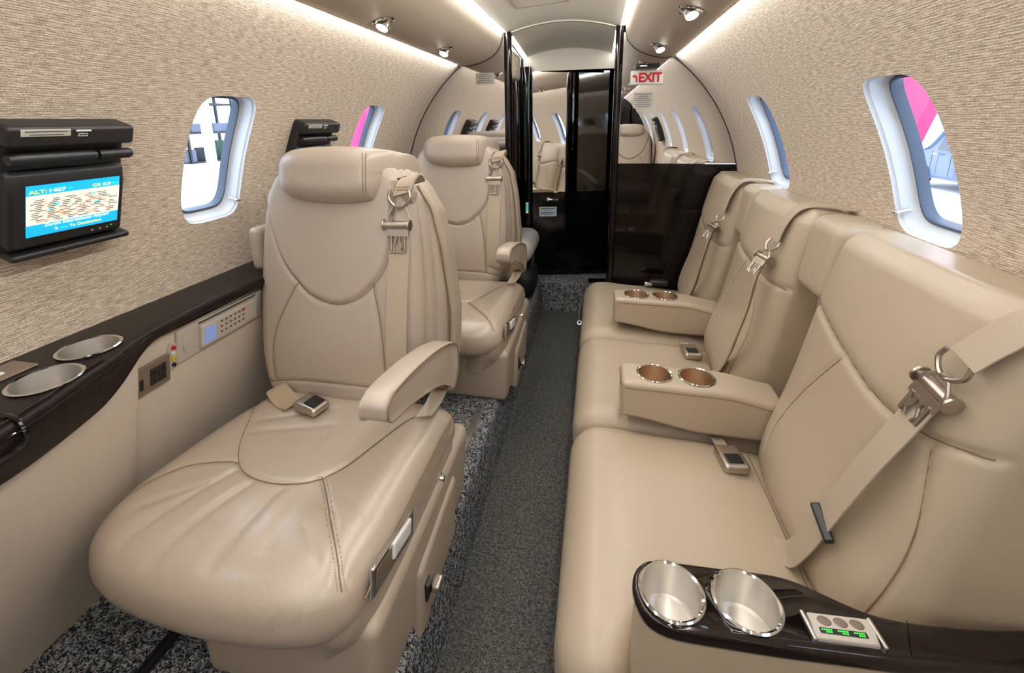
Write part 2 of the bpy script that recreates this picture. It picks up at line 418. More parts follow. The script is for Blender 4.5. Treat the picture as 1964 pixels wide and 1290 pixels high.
wlab = {(-1, 3): 'left window beside the lit monitor, tall with rounded corners', (-1, 4): 'left window seen above the headrest, pink beyond its glass',
        (1, 3): 'large right window nearest the camera with a car beyond it', (1, 4): 'narrow looking right window above the far sofa seat'}
def window(side, i, num):
    y = WYS(side)[i]; w = thing('window_%d' % num, tuple(cyl(side, y, SCN - SH, .03)), None, None, None, 'structure')
    tag(w, wlab.get((side, i), 'cabin window in the forward %s wall, seen in the mirrors' % ('left' if side < 0 else 'right')), 'window')
    if (side, i) not in wlab: w['group'] = 'forward %s windows' % ('left' if side < 0 else 'right')
    o = outline(1, 1, 96, 5.); ring = lambda yh, sh, d: cyl(side, y + o[:, 0] * yh, SCN + o[:, 1] * sh, d)
    m = M(); m.grid(np.array([ring(YH - .004, SH - .004, .008), ring(YH - .006, SH - .006, .020), ring(YH - .009, SH - .011, .032), ring(YH - .015, SH - .017, .038), ring(YH - .02, SH - .02, .038)]), 0, cv=True)
    m.build('reveal', MT['reveal'], w, ang=60)
    m = M(); m.grid(np.array([ring(YH - .016, SH - .018, .040), ring(YH - .017, SH - .019, .034), ring(YH - .020, SH - .024, .034), ring(YH - .021, SH - .026, .040), ring(YH - .021, SH - .026, .056)]), 0, cv=True)
    m.build('gasket', MT['gasket'], w, ang=60)
    m = M(); rr = [ring((YH - .020) * t, (SH - .025) * t, .052) for t in (1, .75, .5, .25, .02)]
    m.grid(np.array(rr), 0, cv=True); m.build('pane', MT['pane'], w, ang=60)
    m = M(); p = cyl(side, y + YH - .018, SCN - SH + .045, .02); q = cyl(side, y + YH - .018, SCN - SH + .045, -.008)
    m.tube([p, q], .004, 10); m.rb(q, (.009, .02, .009), .004, (2, 2, 2)); m.build('shade_latch', MT['chrome'], w)
n_ = 0
for side in (-1, 1):
    for i in range(0 if side > 0 else 1, 5): n_ += 1; window(side, i, n_)

# ------------------------------------------------------------------ valances, light strips, ceiling
VP = [(.500, 1.556), (.4985, 1.530), (.494, 1.5255), (.472, 1.523), (.44, 1.527), (.407, 1.535), (.372, 1.548), (.341, 1.565), (.318, 1.586), (.301, 1.610), (.293, 1.638), (.290, 1.664), (.292, 1.69)]
vp = spl([(x, z, 0) for x, z in VP], 60)[:, :2]
Yl = np.linspace(FWD, BH - .002, 30)
for side, nm, lb in ((-1, 'trim_1', 'left overhead valance curving above the windows'), (1, 'trim_2', 'right overhead valance curving above the sofa')):
    m = M(); m.grid(np.array([[(side * x, y, z) for x, z in vp] for y in Yl])); setting(m.build(nm, MT['valance'], ang=60), lb, 'valance')
    for nm2, a, b, lb2 in (('light_strip', (.500, 1.5315), (.5105, 1.5335), 'warm cove light strip along the top edge of the %s wall'), ('light_strip', (.2925, 1.672), (.266, 1.664), 'warm light strip between ceiling panel and %s valance')):
        m = M(); n = 3
        m.grid(np.array([[(side * (a[0] + (b[0] - a[0]) * t), y, a[1] + (b[1] - a[1]) * t) for t in (0, 1)] for y in np.linspace(FWD, BH - .006, 12)]))
        m.grid(np.array([[(side * (a[0] + (b[0] - a[0]) * t), y, a[1] + (b[1] - a[1]) * t + .004) for t in (0, 1)] for y in np.linspace(FWD, BH - .006, 12)]))
        tag(m.build('light_strip', MT['led']), lb2 % ('left' if side < 0 else 'right'), 'light strip')
cp = [(x, 1.709 - .045 * (x / .268) ** 2) for x in np.linspace(-.268, .268, 40)]
m = M(); m.grid(np.array([[(x, y, z) for x, z in cp] for y in Yl])); 
m.grid(np.array([[(x, y, z + .03) for x, z in [(-.6, 1.70), (.6, 1.70)]] for y in (FWD, BH)]))
setting(m.build('ceiling', MT['ceil'], ang=60), 'pale arched centre ceiling panel', 'ceiling')
m = M(); m.grid(np.array([[(x, y, 1.706 - .045 * (x / .268) ** 2) for x in np.linspace(-.16, .05, 12)] for y in np.linspace(1.15, 1.93, 6)]))
m.tube([(-.16, 1.15, 1.6898), (-.16, 1.93, 1.6898), (.05, 1.93, 1.7042), (.05, 1.15, 1.7042)], .0012, 6, 1, closed=True)
tag(m.build('ceiling_hatch', [MT['ceil'], MT['seam']]), 'flush access panel with a thin outline in the centre ceiling', 'hatch')

# reading lights on the valances
def valz(x): 
    i = np.argsort(vp[8:, 0]); return float(np.interp(abs(x), vp[8:, 0][i], vp[8:, 1][i]))
def reading_light(x, y, label, tilt=-.5):
    z = valz(x); t = thing('reading_light', (x, y, z), label, 'reading light', 'reading lights in the valances')
    sl = math.atan2(valz(abs(x) - .02) - valz(abs(x) + .02), .04) * (1 if x > 0 else -1)
    R = roty(sl)
    m = M(); m.lathe([(.030, .002), (.033, -.001), (.030, -.004), (.024, -.004), (.022, .012), (.0, .014)], (x, y, z), 32, R=R); m.build('bezel', MT['chrome'], t)
    R2 = roty(-.2 if x > 0 else .2) @ rotx(tilt)
    m = M(); m.lathe([(.0, .012), (.015, .012), (.017, -.006), (.019, -.008), (.019, -.020), (.0165, -.021), (.0165, -.018)], (x, y + .006, z), 28, R=R2)
    m.tube([(x - .019, y + .012, z - .004), (x - .022, y + .024, z - .003)], .004, 8); b = m.build('lamp_barrel', MT['chrome'], t)
    m = M(); m.lathe([(.0175, -.0205), (.009, -.0225), (.0005, -.0228)], (x, y + .006, z), 24, R=R2); m.build('lens', MT['lamp'], t)
reading_light(-.425, 1.27, 'swivel reading light in the left valance nearest the camera', -.5)
reading_light(-.425, 1.80, 'swivel reading light in the left valance, second from camera')
reading_light(.413, 1.376, 'swivel reading light in the right valance nearest the camera')
reading_light(.411, 2.0, 'swivel reading light in the right valance above the exit sign')
for y in (.75, .2, -.4, -1.): 
    for x in (-.42, .42): reading_light(x, y, 'swivel reading light in the forward valance behind the camera')

# ------------------------------------------------------------------ floor
def floorsec():
    pr = [(-.90, PLA), (-.40, PLA), (-.20, PLA)]
    for t in np.linspace(0, 1, 10): pr.append((-.172 + .028 * math.sin(t * 1.45), PLA - .028 * (1 - math.cos(t * 1.45))))
    pr += [(-.138, .15), (-.133, FLO + .006)]
    return pr
m = M(); Yf = np.linspace(FWD, 2.80, 40); pr = floorsec()
flare = lambda y: 0.0
m.grid(np.array([[(x - flare(y), y, z) for x, z in pr] for y in Yf]), 0)
m.grid(np.array([[(x, y, FLO) for x in (-.14, .0, .14, .84)] for y in np.linspace(FWD, 2.72, 20)]), 1)
# step up to the vestibule behind the bulkhead
st = [(2.70, FLO)] + [(2.70 + .0 * t, FLO + t) for t in (.05, .15)] + [(2.70 + .015 * (1 - math.cos(t)), .235 + .015 * math.sin(t)) for t in np.linspace(0, PI / 2, 6)] + [(3.05, PLA)]
m.grid(np.array([[(x, y, z) for y, z in st] for x in np.linspace(-.16, .30, 8)]), 0)
sr = [(.125, FLO), (.13, .18)] + [(.15 - .02 * math.cos(t), .23 + .02 * math.sin(t)) for t in np.linspace(0, PI / 2, 6)] + [(.30, PLA)]
m.grid(np.array([[(x, y, z) for x, z in sr] for y in np.linspace(2.33, 2.80, 6)]), 0)
m.grid(np.array([[(x, 2.33, z) for x in (.13, .3)] for z in (FLO, .245)]), 0)
setting(m.build('floor', [MT['carpet'], MT['carpet2']], ang=60), 'dark flecked carpet with dropped aisle and raised seat platform', 'floor')
def track(x, y0, y1, label, dark=False):
    t = thing('seat_track', (x, (y0 + y1) / 2, PLA), label, 'seat track')
    m = M(); m.box((x, (y0 + y1) / 2, PLA + .002), (.026, y1 - y0, .004)); m.build('rail_bed', MT['darkrubber'] if dark else MT['taupe'], t)
    m = M()
    for s in (-1, 1): m.box((x + s * .0075, (y0 + y1) / 2, PLA + .006), (.005, y1 - y0, .006))
    if not dark:
        m.box((x, (y0 + y1) / 2, PLA + .0045), (.010, y1 - y0, .002))
        y = y0 + .012
        while y < y1 - .17: m.lathe([(.0034, .0), (.0034, .0012), (0.0004, .0012)], (x, y, PLA + .0052), 10, 1); y += .019
        m.box((x, y1 - .075, PLA + .0075), (.009, .14, .003)); m.lathe([(.003, 0), (.003, .002), (.0004, .002)], (x, y1 - .02, PLA + .008), 10, 1)
    m.build('rail', [MT['track'] if not dark else MT['darkrubber'], MT['blackplastic']], t, smooth=False)
track(-.200, 1.005, 1.345, 'silver perforated seat track let into the carpet beside the aisle')
track(-.625, .30, .80, 'dark covered seat track in the carpet near the left panel', True)
# ------------------------------------------------------------------ left ledge, lower side panel
LY = [-1.04, -.2, .15, .30, .37, .43, .482, .52, .556, .602, .639, .70, .80, .933, 1.2, 2.28]
LX = [.600, .600, .600, .600, .602, .615, .632, .645, .652, .668, .684, .694, .698, .690, .690, .690]
yy = np.concatenate([np.linspace(-1.04, .3, 10), np.linspace(.32, .75, 44), np.linspace(.8, 2.28, 16)])
lx = np.interp(yy, LY, LX)
k = np.ones(7) / 7
lx[8:50] = np.convolve(np.pad(lx, 3, 'edge'), k, 'valid')[8:50]
dep = .074 - .052 * sstep(.5, .68, yy)          # fascia depth, deep near the folding table
CUPS_L = [(-.737, .582), (-.690, .482)]
led = thing('side_ledge', (-.72, .9, .80), 'dark veneered side ledge running along the left wall', 'side ledge')
m = M()
cols = []
for x, y, d in zip(lx, yy, dep):
    c = [(-.850, y, .848), (-.80, y, .85), (-x - .03, y, .85), (-x - .008, y, .85)]
    c += [(-x - .008 + .008 * math.sin(t), y, .842 + .008 * math.cos(t)) for t in (.5, 1., 1.57)]
    c += [(-x + .002, y, .85 - .3 * d), (-x + .002, y, .85 - d + .004), (-x - .002, y, .85 - d), (-.85, y, .85 - d)]
    cols.append(c)
cols = np.array(cols); m.grid(cols); m.add(cols[0], [tuple(range(cols.shape[1]))]); m.add(cols[-1], [tuple(range(cols.shape[1]))[::-1]])
# raised edge bead of the folding table lid
m.build('ledge_top', MT['ledge'], led, ang=50)
m = M(); m.tube([(-x - .012, y, .8515) for x, y in zip(lx, yy) if y < .56], .0022, 6, 1)
m.tube([(-x + .0035, y, .838) for x, y in zip(lx, yy) if y < .60], .0016, 6, 1)
m.build('edge_bead', [MT['ledge'], MT['wood']], led, ang=50)
m = M(); pth = [(-.66, .20, .854), (-.66, .36, .854), (-.652, .385, .854), (-.635, .395, .853), (-.612, .395, .850), (-.599, .393, .84), (-.5965, .388, .825), (-.5965, .36, .815), (-.5965, .2, .812)]
m.tube(spl(pth, 40), .0045, 8); m.build('table_latch_bar', MT['black'], led)
def cup(mat, cx, cy, z, r, depth, parent, floor=None, rim=MT['chrome'], name='cup_holder'):
    m = M(); m.lathe([(r + .004, .001), (r + .0055, .003), (r + .003, .0045), (r, .003)], (cx, cy, z), 44, 1)
    m.lathe([(r, .003), (r - .0005, -depth + .004), (r - .004, -depth), (r * .5, -depth - .001), (.0006, -depth - .0012)], (cx, cy, z), 44, [0] * 0 or 0)
    if floor is not None: m.lathe([(r - .004, -depth + .003), (.0006, -depth + .003)], (cx, cy, z), 32, 2)
    return m.build(name, [mat, rim, floor or mat], parent)
def recalc(ob):
    import bmesh
    b = bmesh.new(); b.from_mesh(ob.data); bmesh.ops.remove_doubles(b, verts=b.verts, dist=1e-6); bmesh.ops.recalc_face_normals(b, faces=b.faces); b.to_mesh(ob.data); b.free()
def cut(ob, cutters, mat=0):
    recalc(ob)
    """cut holes: cutters = list of (x,y,z_lo,z_hi,r) in world"""
    off = np.zeros(3); p = ob
    while p is not None: off += np.array(p.location); p = p.parent
    m = M()
    for x, y, a, b, r in cutters: m.lathe([(r, a), (r, b)], (x, y, 0), 44, mat, capa=True, capb=True)
    me = bpy.data.meshes.new('c'); me.from_pydata((np.concatenate(m.v) - off).tolist(), [], m.f)
    c = bpy.data.objects.new('c', me); COL.objects.link(c); c.matrix_world = ob.matrix_world
    c.location = (0, 0, 0)
    # bring the cutter into the object's own space
    c.parent = ob
    md = ob.modifiers.new('b', 'BOOLEAN'); md.operation = 'DIFFERENCE'; md.solver = 'EXACT'; md.object = c
    bpy.context.view_layer.update()
    dg = bpy.context.evaluated_depsgraph_get(); new = bpy.data.meshes.new_from_object(ob.evaluated_get(dg))
    ob.modifiers.clear(); old = ob.data; ob.data = new; bpy.data.meshes.remove(old)
    bpy.data.objects.remove(c); bpy.data.meshes.remove(me)
lt = [c for c in led.children if c.name.startswith('ledge_top')][0]
bpy.context.view_layer.update()
cut(lt, [(x, y, .70, .87, .0462) for x, y in CUPS_L])
for (x, y), w in zip(CUPS_L, ('', '')): cup(MT['steel'], x, y, .850, .0435, .085, led)
m = M(); m.rb((-.79, .475, .8515), (.06, .085, .004), .0019, (2, 2, 1)); m.rb((-.79, .475, .855), (.03, .012, .003), .0014, (2, 2, 1), mat=1)
m.build('switch_plate', [MT['taupe'], MT['white']], led)

# lower side panel (bulging out under the ledge near the camera, recessed beside the seat)
def panx(y, z):
    top = np.maximum(np.interp(y, yy, lx) + .005, .600 + .117 * np.interp(y, [.592, .632], [0, 1]))
    t = np.clip((.82 - z) / .57, 0, 1); return -(top + (.855 - top) * t ** 1.15)
m = M(); Yp = np.concatenate([np.linspace(-1.04, .3, 8), np.linspace(.34, .74, 44), np.linspace(.78, 2.28, 14)]); Zp = np.linspace(.815, .245, 30)
m.grid(np.array([[(panx(y, z), y, z) for z in Zp] for y in Yp]))
setting(m.build('wall_lower_left', MT['lowerpanel'], ang=60), 'beige lower side panel under the left ledge', 'side panel')
def onpan(y, z, out=.0): # frame on the recessed panel
    x = float(panx(y, z)); sl = float(panx(y, z - .02) - panx(y, z + .02)) / .04   # x shift per unit down
    U = np.array([0, 1, 0.]); V = np.array([-sl, 0, 1.]); V /= np.linalg.norm(V); N = np.cross(U, V)
    if N[0] < 0: N = -N
    O = np.array([x, y, z]) + N * out
    return O, np.stack([U, V, N], 1)
# cabin handset
O, R = onpan(.862, .772, .003)
L = lambda a, b, c: O + R @ np.array([a, b, c])
hs = thing('cabin_handset', tuple(O), 'silver cabin handset with keypad and small screen under the ledge', 'handset')
m = M(); m.rb(O, (.262, .082, .008), .0035, (6, 4, 1), R=R); m.build('mount_plate', MT['handset'], hs)
m = M(); m.rb(L(.014, 0, .006), (.178, .062, .014), .006, (6, 3, 1), R=R); m.build('handset_body', MT['handset'], hs)
m = M(); m.box(L(-.052, 0, .0132), (.034, .042, .001), R=R); m.build('display', MT['scrdim'], hs)
m = M(); m.lathe([(.0, .0075), (.012, .0075), (.013, .004)], O + R @ np.array([-.108, -.002, 0]), 24, R=R @ np.diag([.8, 1.5, 1])); m.build('release_button', MT['handset'], hs)
for r_ in range(3):
    for c_ in range(6):
        mt = 'ink'
        if r_ == 0 and c_ == 4: mt = 'green'
        if r_ == 0 and c_ == 5: mt = 'red'
        m = M(); m.rb(L(-.018 + c_ * .014, .018 - r_ * .014, .0135), (.009 if mt != 'ink' else .006, .007 if mt != 'ink' else .004, .002), .0009, (1, 1, 1), R=R); m.build('key', MT[mt], hs)
m = M(); m.box(L(.014, .036, .0045), (.18, .004, .001), R=R); m.build('slot', MT['ink'], hs)
# audio jacks
O, R = onpan(.722, .758, .002); L = lambda a, b, c: O + R @ np.array([a, b, c])
aj = thing('audio_jack_plate', tuple(O), 'small oval plate with coloured audio jacks beside the handset', 'jack plate')
m = M(); m.rb(O, (.024, .07, .005), .0024, (3, 5, 1), R=R, f=lambda P: P * np.stack([np.sqrt(np.clip(1 - (np.abs(P[:, 1]) / .036) ** 4, .2, 1)), 1 + 0 * P[:, 0], 1 + 0 * P[:, 0]], -1)); m.build('plate', MT['handset'], aj)
for b_, mt in ((.022, 'red'), (.008, 'white'), (-.006, 'yellow'), (-.021, 'blackplastic')):
    m = M(); m.lathe([(.0045, 0), (.0045, .006), (.0025, .0062), (.0024, .002), (0.0003, .002)], L(0, b_, .001), 16, R=R, mat=0); m.build('jack', MT[mt], aj)
# power outlet
O, R = onpan(.674, .738, .004); L = lambda a, b, c: O + R @ np.array([a, b, c])
po = thing('power_outlet', tuple(O), 'taupe power outlet plate with black socket in side panel', 'outlet')
m = M(); m.rb(O, (.078, .068, .006), .002, (3, 3, 1), R=R); m.build('plate', MT['taupe'], po)
m = M(); m.rb(L(.010, 0, .003), (.036, .040, .004), .0015, (2, 2, 1), R=R)
for a_, b_ in ((.0, .01), (.01, .0), (.02, -.01), (.0, -.01), (.02, .01)): m.box(L(.0 + a_, b_, .0055), (.004, .008, .001), 1, R=R)
m.build('socket', [MT['blackplastic'], MT['darkrubber']], po)
m = M(); m.rb(L(-.027, -.006, .003), (.008, .026, .003), .001, (1, 2, 1), R=R); m.build('fuse_slot', MT['blackplastic'], po)

# ------------------------------------------------------------------ seats
S0 = np.array([-.43, .70, PLA])
seat = thing('cabin_armchair', tuple(S0), 'tan leather cabin seat facing the camera in the left foreground', 'seat', 'tan cabin seats on the left')
TB = math.radians(10); BC = np.array([-.483, .934, .55])   # crease point
def bk2w(u, v, d):
    """back local: u across, v up the slope, d behind the front face"""
    u, v, d = np.asarray(u, float), np.asarray(v, float), np.asarray(d, float)
    return np.stack([BC[0] + u, BC[1] + v * math.sin(TB) + d * math.cos(TB), BC[2] + v * math.cos(TB) - d * math.sin(TB)], -1)
SEAM_U = [(-.212, .53), (-.204, .51), (-.178, .438), (-.145, .36), (-.101, .307), (-.051, .268), (.016, .249), (.074, .264), (.119, .302), (.15, .35), (.162, .409), (.167, .50), (.17, .56)]
SEAM_L = [(-.094, .300), (-.133, .232), (-.165, .161), (-.177, .097), (-.174, .034)]
SEAM_R = [(.119, .302), (.138, .221), (.147, .162), (.154, .073), (.154, .036)]
SEAM_B = [(-.215, .012), (-.115, .034), (-.012, .041), (.132, .038), (.21, .02)]
def hw(v): return np.interp(v, [-.03, .0, .04, .10, .26, .40, .47, .53, .57, .60, .63], [.205, .213, .226, .236, .238, .230, .222, .208, .186, .160, .12])
def back_def(P):
    u, d, v = P[:, 0].copy(), P[:, 1].copy(), P[:, 2].copy()
    d = d + .065; v = v + .30
    h = hw(v); fl = 1 + .10 * sstep(.03, .13, d) * sstep(.0, .1, v)
    un = u / .238; u2 = un * h * fl
    front = sstep(.03, .0, d)
    Q = np.stack([u2, v], -1)
    g = np.zeros(len(P))
    SU = spl(SEAM_U, 60)
    g += .007 * np.exp(-(pdist(Q, SU) / .0055) ** 2)
    for s_ in (SEAM_L, SEAM_R): g += .0035 * np.exp(-(pdist(Q, spl(s_, 30)) / .006) ** 2)
    g += .004 * np.exp(-(pdist(Q, spl(SEAM_B, 30)) / .005) ** 2)
    # the upper panel stands proud above the U seam
    vs = np.interp(u2, SU[:, 0], SU[:, 1]); proud = .006 * sstep(-.004, .02, v - vs)
    crown = .020 * (1 - np.clip(np.abs(un), 0, 1) ** 2.4) * (1 - .35 * np.abs((v - .25) / .35) ** 2)
    lum = .012 * np.exp(-((v - .13) / .12) ** 2) * (1 - un ** 2)
    d2 = d + front * (g - crown - proud - lum)
    # pleats down the sides of the bolster
    side = sstep(.75, .98, np.abs(un)) * (1 - front)
    pl = .004 * np.exp(-((d - .045) / .006) ** 2) + .004 * np.exp(-((d - .075) / .006) ** 2)
    u2 = u2 - np.sign(un) * side * pl
    d2 = np.where(d > .03, d2 + .10 * sstep(.65, .1, v) * np.clip((d - .03) / .1, 0, 1), d2)
    return bk2w(u2, v, d2)
m = M(); m.rb((0, 0, 0), (.476, .13, .66), .042, (110, 14, 150), f=back_def, k=5)
def on_back(u, v, lift=.0):
    u, v = np.asarray(u, float), np.asarray(v, float); h = hw(v)
    P = np.stack([u / h * .238, np.full(len(u), -.065 - lift), v - .30], -1); return back_def(P)
seams = []
for s_, n_ in ((SEAM_U, 90), (SEAM_L, 40), (SEAM_R, 40), (SEAM_B, 40)):
    q = spl(s_, n_); m.tube(on_back(q[:, 0], q[:, 1], .0005), .0011, 6, 1)
for s_ in (SEAM_L, SEAM_R):   # stitch rows either side of the seam
    for o_ in (-.0045, .0045):
        q = spl(s_, 60)
        for i in range(0, 59, 2): m.tube(on_back(q[i:i + 2, 0] + o_, q[i:i + 2, 1], .0006), .0006, 4, 2)
m.build('backrest', [MT['leather'], MT['seam'], MT['stitch']], seat, ang=70)
# rear shell
def shell_def(P):
    u, d, v = P[:, 0], P[:, 1] + .05, P[:, 2] + .29
    hh = np.interp(v, [-.05, .05, .2, .4, .5, .57, .62], [.235, .262, .272, .262, .245, .205, .14])
    dd = d + .13 * sstep(.62, .05, v) + .075
    return bk2w(u / .27 * hh, v, dd)
m = M(); m.rb((0, 0, 0), (.54, .10, .66), .03, (20, 4, 40), f=shell_def)
pv = np.linspace(.02, .56, 40); hh = np.interp(pv, [-.05, .05, .2, .4, .5, .57, .62], [.235, .262, .272, .262, .245, .205, .14])
for sg in (-1, 1):
    m.tube(bk2w(sg * (hh - .012), pv, .075 - .001 + .13 * sstep(.62, .05, pv)), .002, 6, 1)
m.build('back_shell', [MT['shroud'], MT['seam']], seat, ang=60)
# headrest
def head_def(P):
    u, d, v = P[:, 0], P[:, 1], P[:, 2]
    un = np.clip(u, -.165, .165) / .165
    v2 = v * (1 - np.where(un > 0, .16, .30) * np.abs(un) ** 2.6) - .010 * (1 - np.abs(un) ** 2) * (v < 0) + .004
    d2 = d * (1 - .12 * np.abs(un) ** 3) + .030 * np.abs(un) ** 4 + .02 * (v < 0) * np.clip(un - .6, 0, 1)
    # right wing wraps back, open underneath over the hinge
    e = np.clip(u - .108, 0, None); wing = sstep(.0, .055, e)
    v2 = np.where(v2 < 0, v2 * (1 - .72 * wing), v2) + .004 * wing
    d2 = d2 + e * .95
    g = .004 * np.exp(-((un - .64) / .022) ** 2) * (d < 0)
    u2 = np.where(u > .108, .108 + .050 * (1 - np.exp(-e / .05)), u)
    return bk2w(u2 + .010, v2 + .581, d2 - .008 + g)
def head_f(P): P = P.copy(); P[:, 0] += .045; return head_def(P)
m = M(); m.rb((0, 0, 0), (.42, .115, .135), .052, (84, 10, 14), f=head_f, k=6)
for o_ in (.0, .007):
    pts = np.array([(.165 * (.63 + o_ / .165 * 1.0), -.0575, z) for z in np.linspace(-.05, .05, 24)]); m.tube(head_def(pts) + np.array([0, -.0008, 0]), .0008, 5, 1)
m.build('headrest', [MT['leather'], MT['seam']], seat, ang=70)
m = M(); m.tube(bk2w(np.linspace(.06, .215, 8), np.full(8, .548) - .02 * np.linspace(0, 1, 8) ** 2, np.full(8, .022)), [.012, .020, .022, .022, .022, .022, .021, .015], 16)
m.build('headrest_roll', MT['leather'], seat)
m = M(); m.box(bk2w(.150, .566, .035), (.06, .05, .028)); m.build('headrest_hinge', MT['darkrubber'], seat)
# cushion : plan outline at the widest level, clockwise
PLAN = [(-.655, .955), (-.69, .88), (-.712, .78), (-.728, .662), (-.731, .58), (-.718, .515), (-.68, .462), (-.60, .430), (-.50, .418), (-.40, .416), (-.30, .424), (-.23, .440), (-.185, .468), (-.163, .515), (-.157, .60), (-.156, .75), (-.156, .88), (-.165, .955), (-.30, .975), (-.45, .98), (-.58, .975)]
pl = spl(PLAN + [PLAN[0]], 150)[:-1]; cen = np.array([-.43, .70])
INNER = [(-.672, .90), (-.665, .856), (-.639, .817), (-.606, .752), (-.574, .703), (-.534, .661), (-.488, .637), (-.431, .629), (-.38, .639), (-.349, .657), (-.315, .70), (-.285, .78), (-.25, .86), (-.22, .90)]
SL = [(-.545, .669), (-.598, .655), (-.639, .637), (-.67, .605), (-.69, .579), (-.71, .540)]
SR = [(-.345, .668), (-.31, .629), (-.261, .569), (-.218, .518), (-.200, .494), (-.190, .482)]
def cushion_z(xy):
    x, y = xy[:, 0], xy[:, 1]
    d = pdist(xy, np.concatenate([pl, pl[:1]]))
    ins = d
    z = .500 + .058 * np.sqrt(np.clip(1 - (1 - np.clip(ins / .085, 0, 1)) ** 2.3, 0, 1))
    z = z + .012 * np.exp(-((y - .55) / .10) ** 2 - ((x + .43) / .2) ** 2) - .012 * np.exp(-((y - .80) / .10) ** 2 - ((x + .43) / .13) ** 2)
    I = spl(INNER, 90); di = pdist(xy, I)
    z -= .006 * np.exp(-(di / .006) ** 2)
    for s_ in (SL, SR): z -= .0035 * np.exp(-(pdist(xy, spl(s_, 40)) / .006) ** 2)
    # creases fanning forward from the inner pad
    for (a, b, dd, w) in (((-.53, .64), (-.60, .47), .005, .008), ((-.47, .615), (-.52, .45), .006, .009), ((-.40, .615), (-.41, .46), .004, .010), ((-.56, .60), (-.64, .53), .004, .008), ((-.35, .62), (-.34, .50), .0025, .012),
                         ((-.60, .80), (-.45, .88), .003, .008), ((-.59, .76), (-.42, .83), .0025, .009), ((-.22, .55), (-.30, .60), .002, .005), ((-.2, .60), (-.29, .63), .002, .005), ((-.24, .50), (-.30, .55), .002, .005)):
        z -= dd * np.exp(-(pdist(xy, np.array([a, b])) / w) ** 2) * sstep(.0, .05, ins)
    return z
rings = []
for t in np.linspace(.015, 1, 74): rings.append(cen + (pl - cen) * t)
top = np.array([np.concatenate([r, cushion_z(r)[:, None]], 1) for r in rings])
tt = top[-1].copy()
low = []
for z, sc in ((.492, 1.004), (.482, 1.003), (.470, .996), (.456, .975), (.444, .93), (.436, .84)): low.append(np.concatenate([cen + (pl - cen) * sc, np.full((len(pl), 1), z)], 1))
m = M(); m.grid(np.concatenate([top, np.array(low)]), 0, cv=True); m.add(top[0], [tuple(range(len(pl)))], 0); m.add(low[-1], [tuple(range(len(pl)))[::-1]], 0)
def on_c(q, lift=.0006): return np.concatenate([q, (cushion_z(q) + lift)[:, None]], 1)
for s_ in (INNER, SL, SR): m.tube(on_c(spl(s_, 60), .0014), .0012, 5, 1)
for s_ in (SL, SR):
    for o_ in (-.005, .005):
        q = spl(s_, 60) + np.array([o_, o_ * .6])
        for i in range(0, 59, 2): m.tube(on_c(q[i:i + 2], .0008), .0007, 4, 2)
m.build('seat_cushion', [MT['leather_worn'], MT['seam'], MT['stitch']], seat, ang=75)
# shroud under the cushion: follows the plan, tapering in to the base
m = M(); rs = []
zf = lambda y, t: None
for z, sx, sy in ((.522, .97, .93), (.47, .97, .93), (.44, .93, .89), (.40, .86, .86), (.36, .80, .84)):
    q = cen + (pl - cen) * np.array([sx, sy]); q[:, 0] = np.where(q[:, 0] > cen[0] + .2, np.minimum(pl[:, 0] + .001, -.1552) - (0 if z > .43 else (.44 - z) * .12), q[:, 0])
    wx = sstep(-.34, -.17, pl[:, 0]) * (1 if z > .43 else .6); fr = pl[:, 1] < .56; q[:, 1] = np.where(fr, cen[1] + (pl[:, 1] - cen[1]) * (.72 + .27 * wx), q[:, 1])
    ztop = np.where(pl[:, 1] < .52, -.05 * sstep(.53, .45, pl[:, 1]), 0) * (1 if z > .5 else 0)
    drop = -.14 * sstep(.50, .95, q[:, 1]) * (1 if z < .47 else 0) * np.clip((.47 - z) / .11, 0, 1)
    rs.append(np.concatenate([q, (np.full(len(q), z) + drop + ztop)[:, None]], 1))
m.grid(np.array(rs), 0, cv=True); m.add(rs[-1], [tuple(range(len(pl)))[::-1]], 0)
m.tube([(-.1555, y, .523 if y > .52 else .523 - (.52 - y) * .2) for y in np.linspace(.49, .93, 20)], .0016, 6, 1)
m.build('side_shroud', [MT['shroud'], MT['seam']], seat, ang=60)
# base
m = M()
def base_def(P):
    t = (P[:, 2] + .10) / .20
    return np.stack([P[:, 0] * (1 + .05 * t), P[:, 1] - .045 * (1 - t) * 0 + .03 * t * (P[:, 1] > 0), P[:, 2]], -1)
m.rb((-.330, .745, .345), (.355, .51, .20), .022, (6, 6, 6), f=base_def); m.build('base', MT['shroud'], seat)
m = M(); m.rb((-.153, .765, .303), (.03, .24, .15), .012, (3, 8, 5), f=lambda P: np.stack([P[:, 0], P[:, 1] + P[:, 2] * .15, P[:, 2] + .12 * P[:, 1]], -1)); m.build('rail_cover', MT['shroud'], seat)
m = M(); m.rb((-.137, .68, .30), (.006, .024, .045), .002, (1, 2, 3)); rl = m.build('release_plate', MT['blackplastic'], seat)
m = M(); m.rb((-.124, .70, .292), (.022, .034, .02), .007, (2, 3, 2)); m.build('release_lever', MT['nickel'], rl)
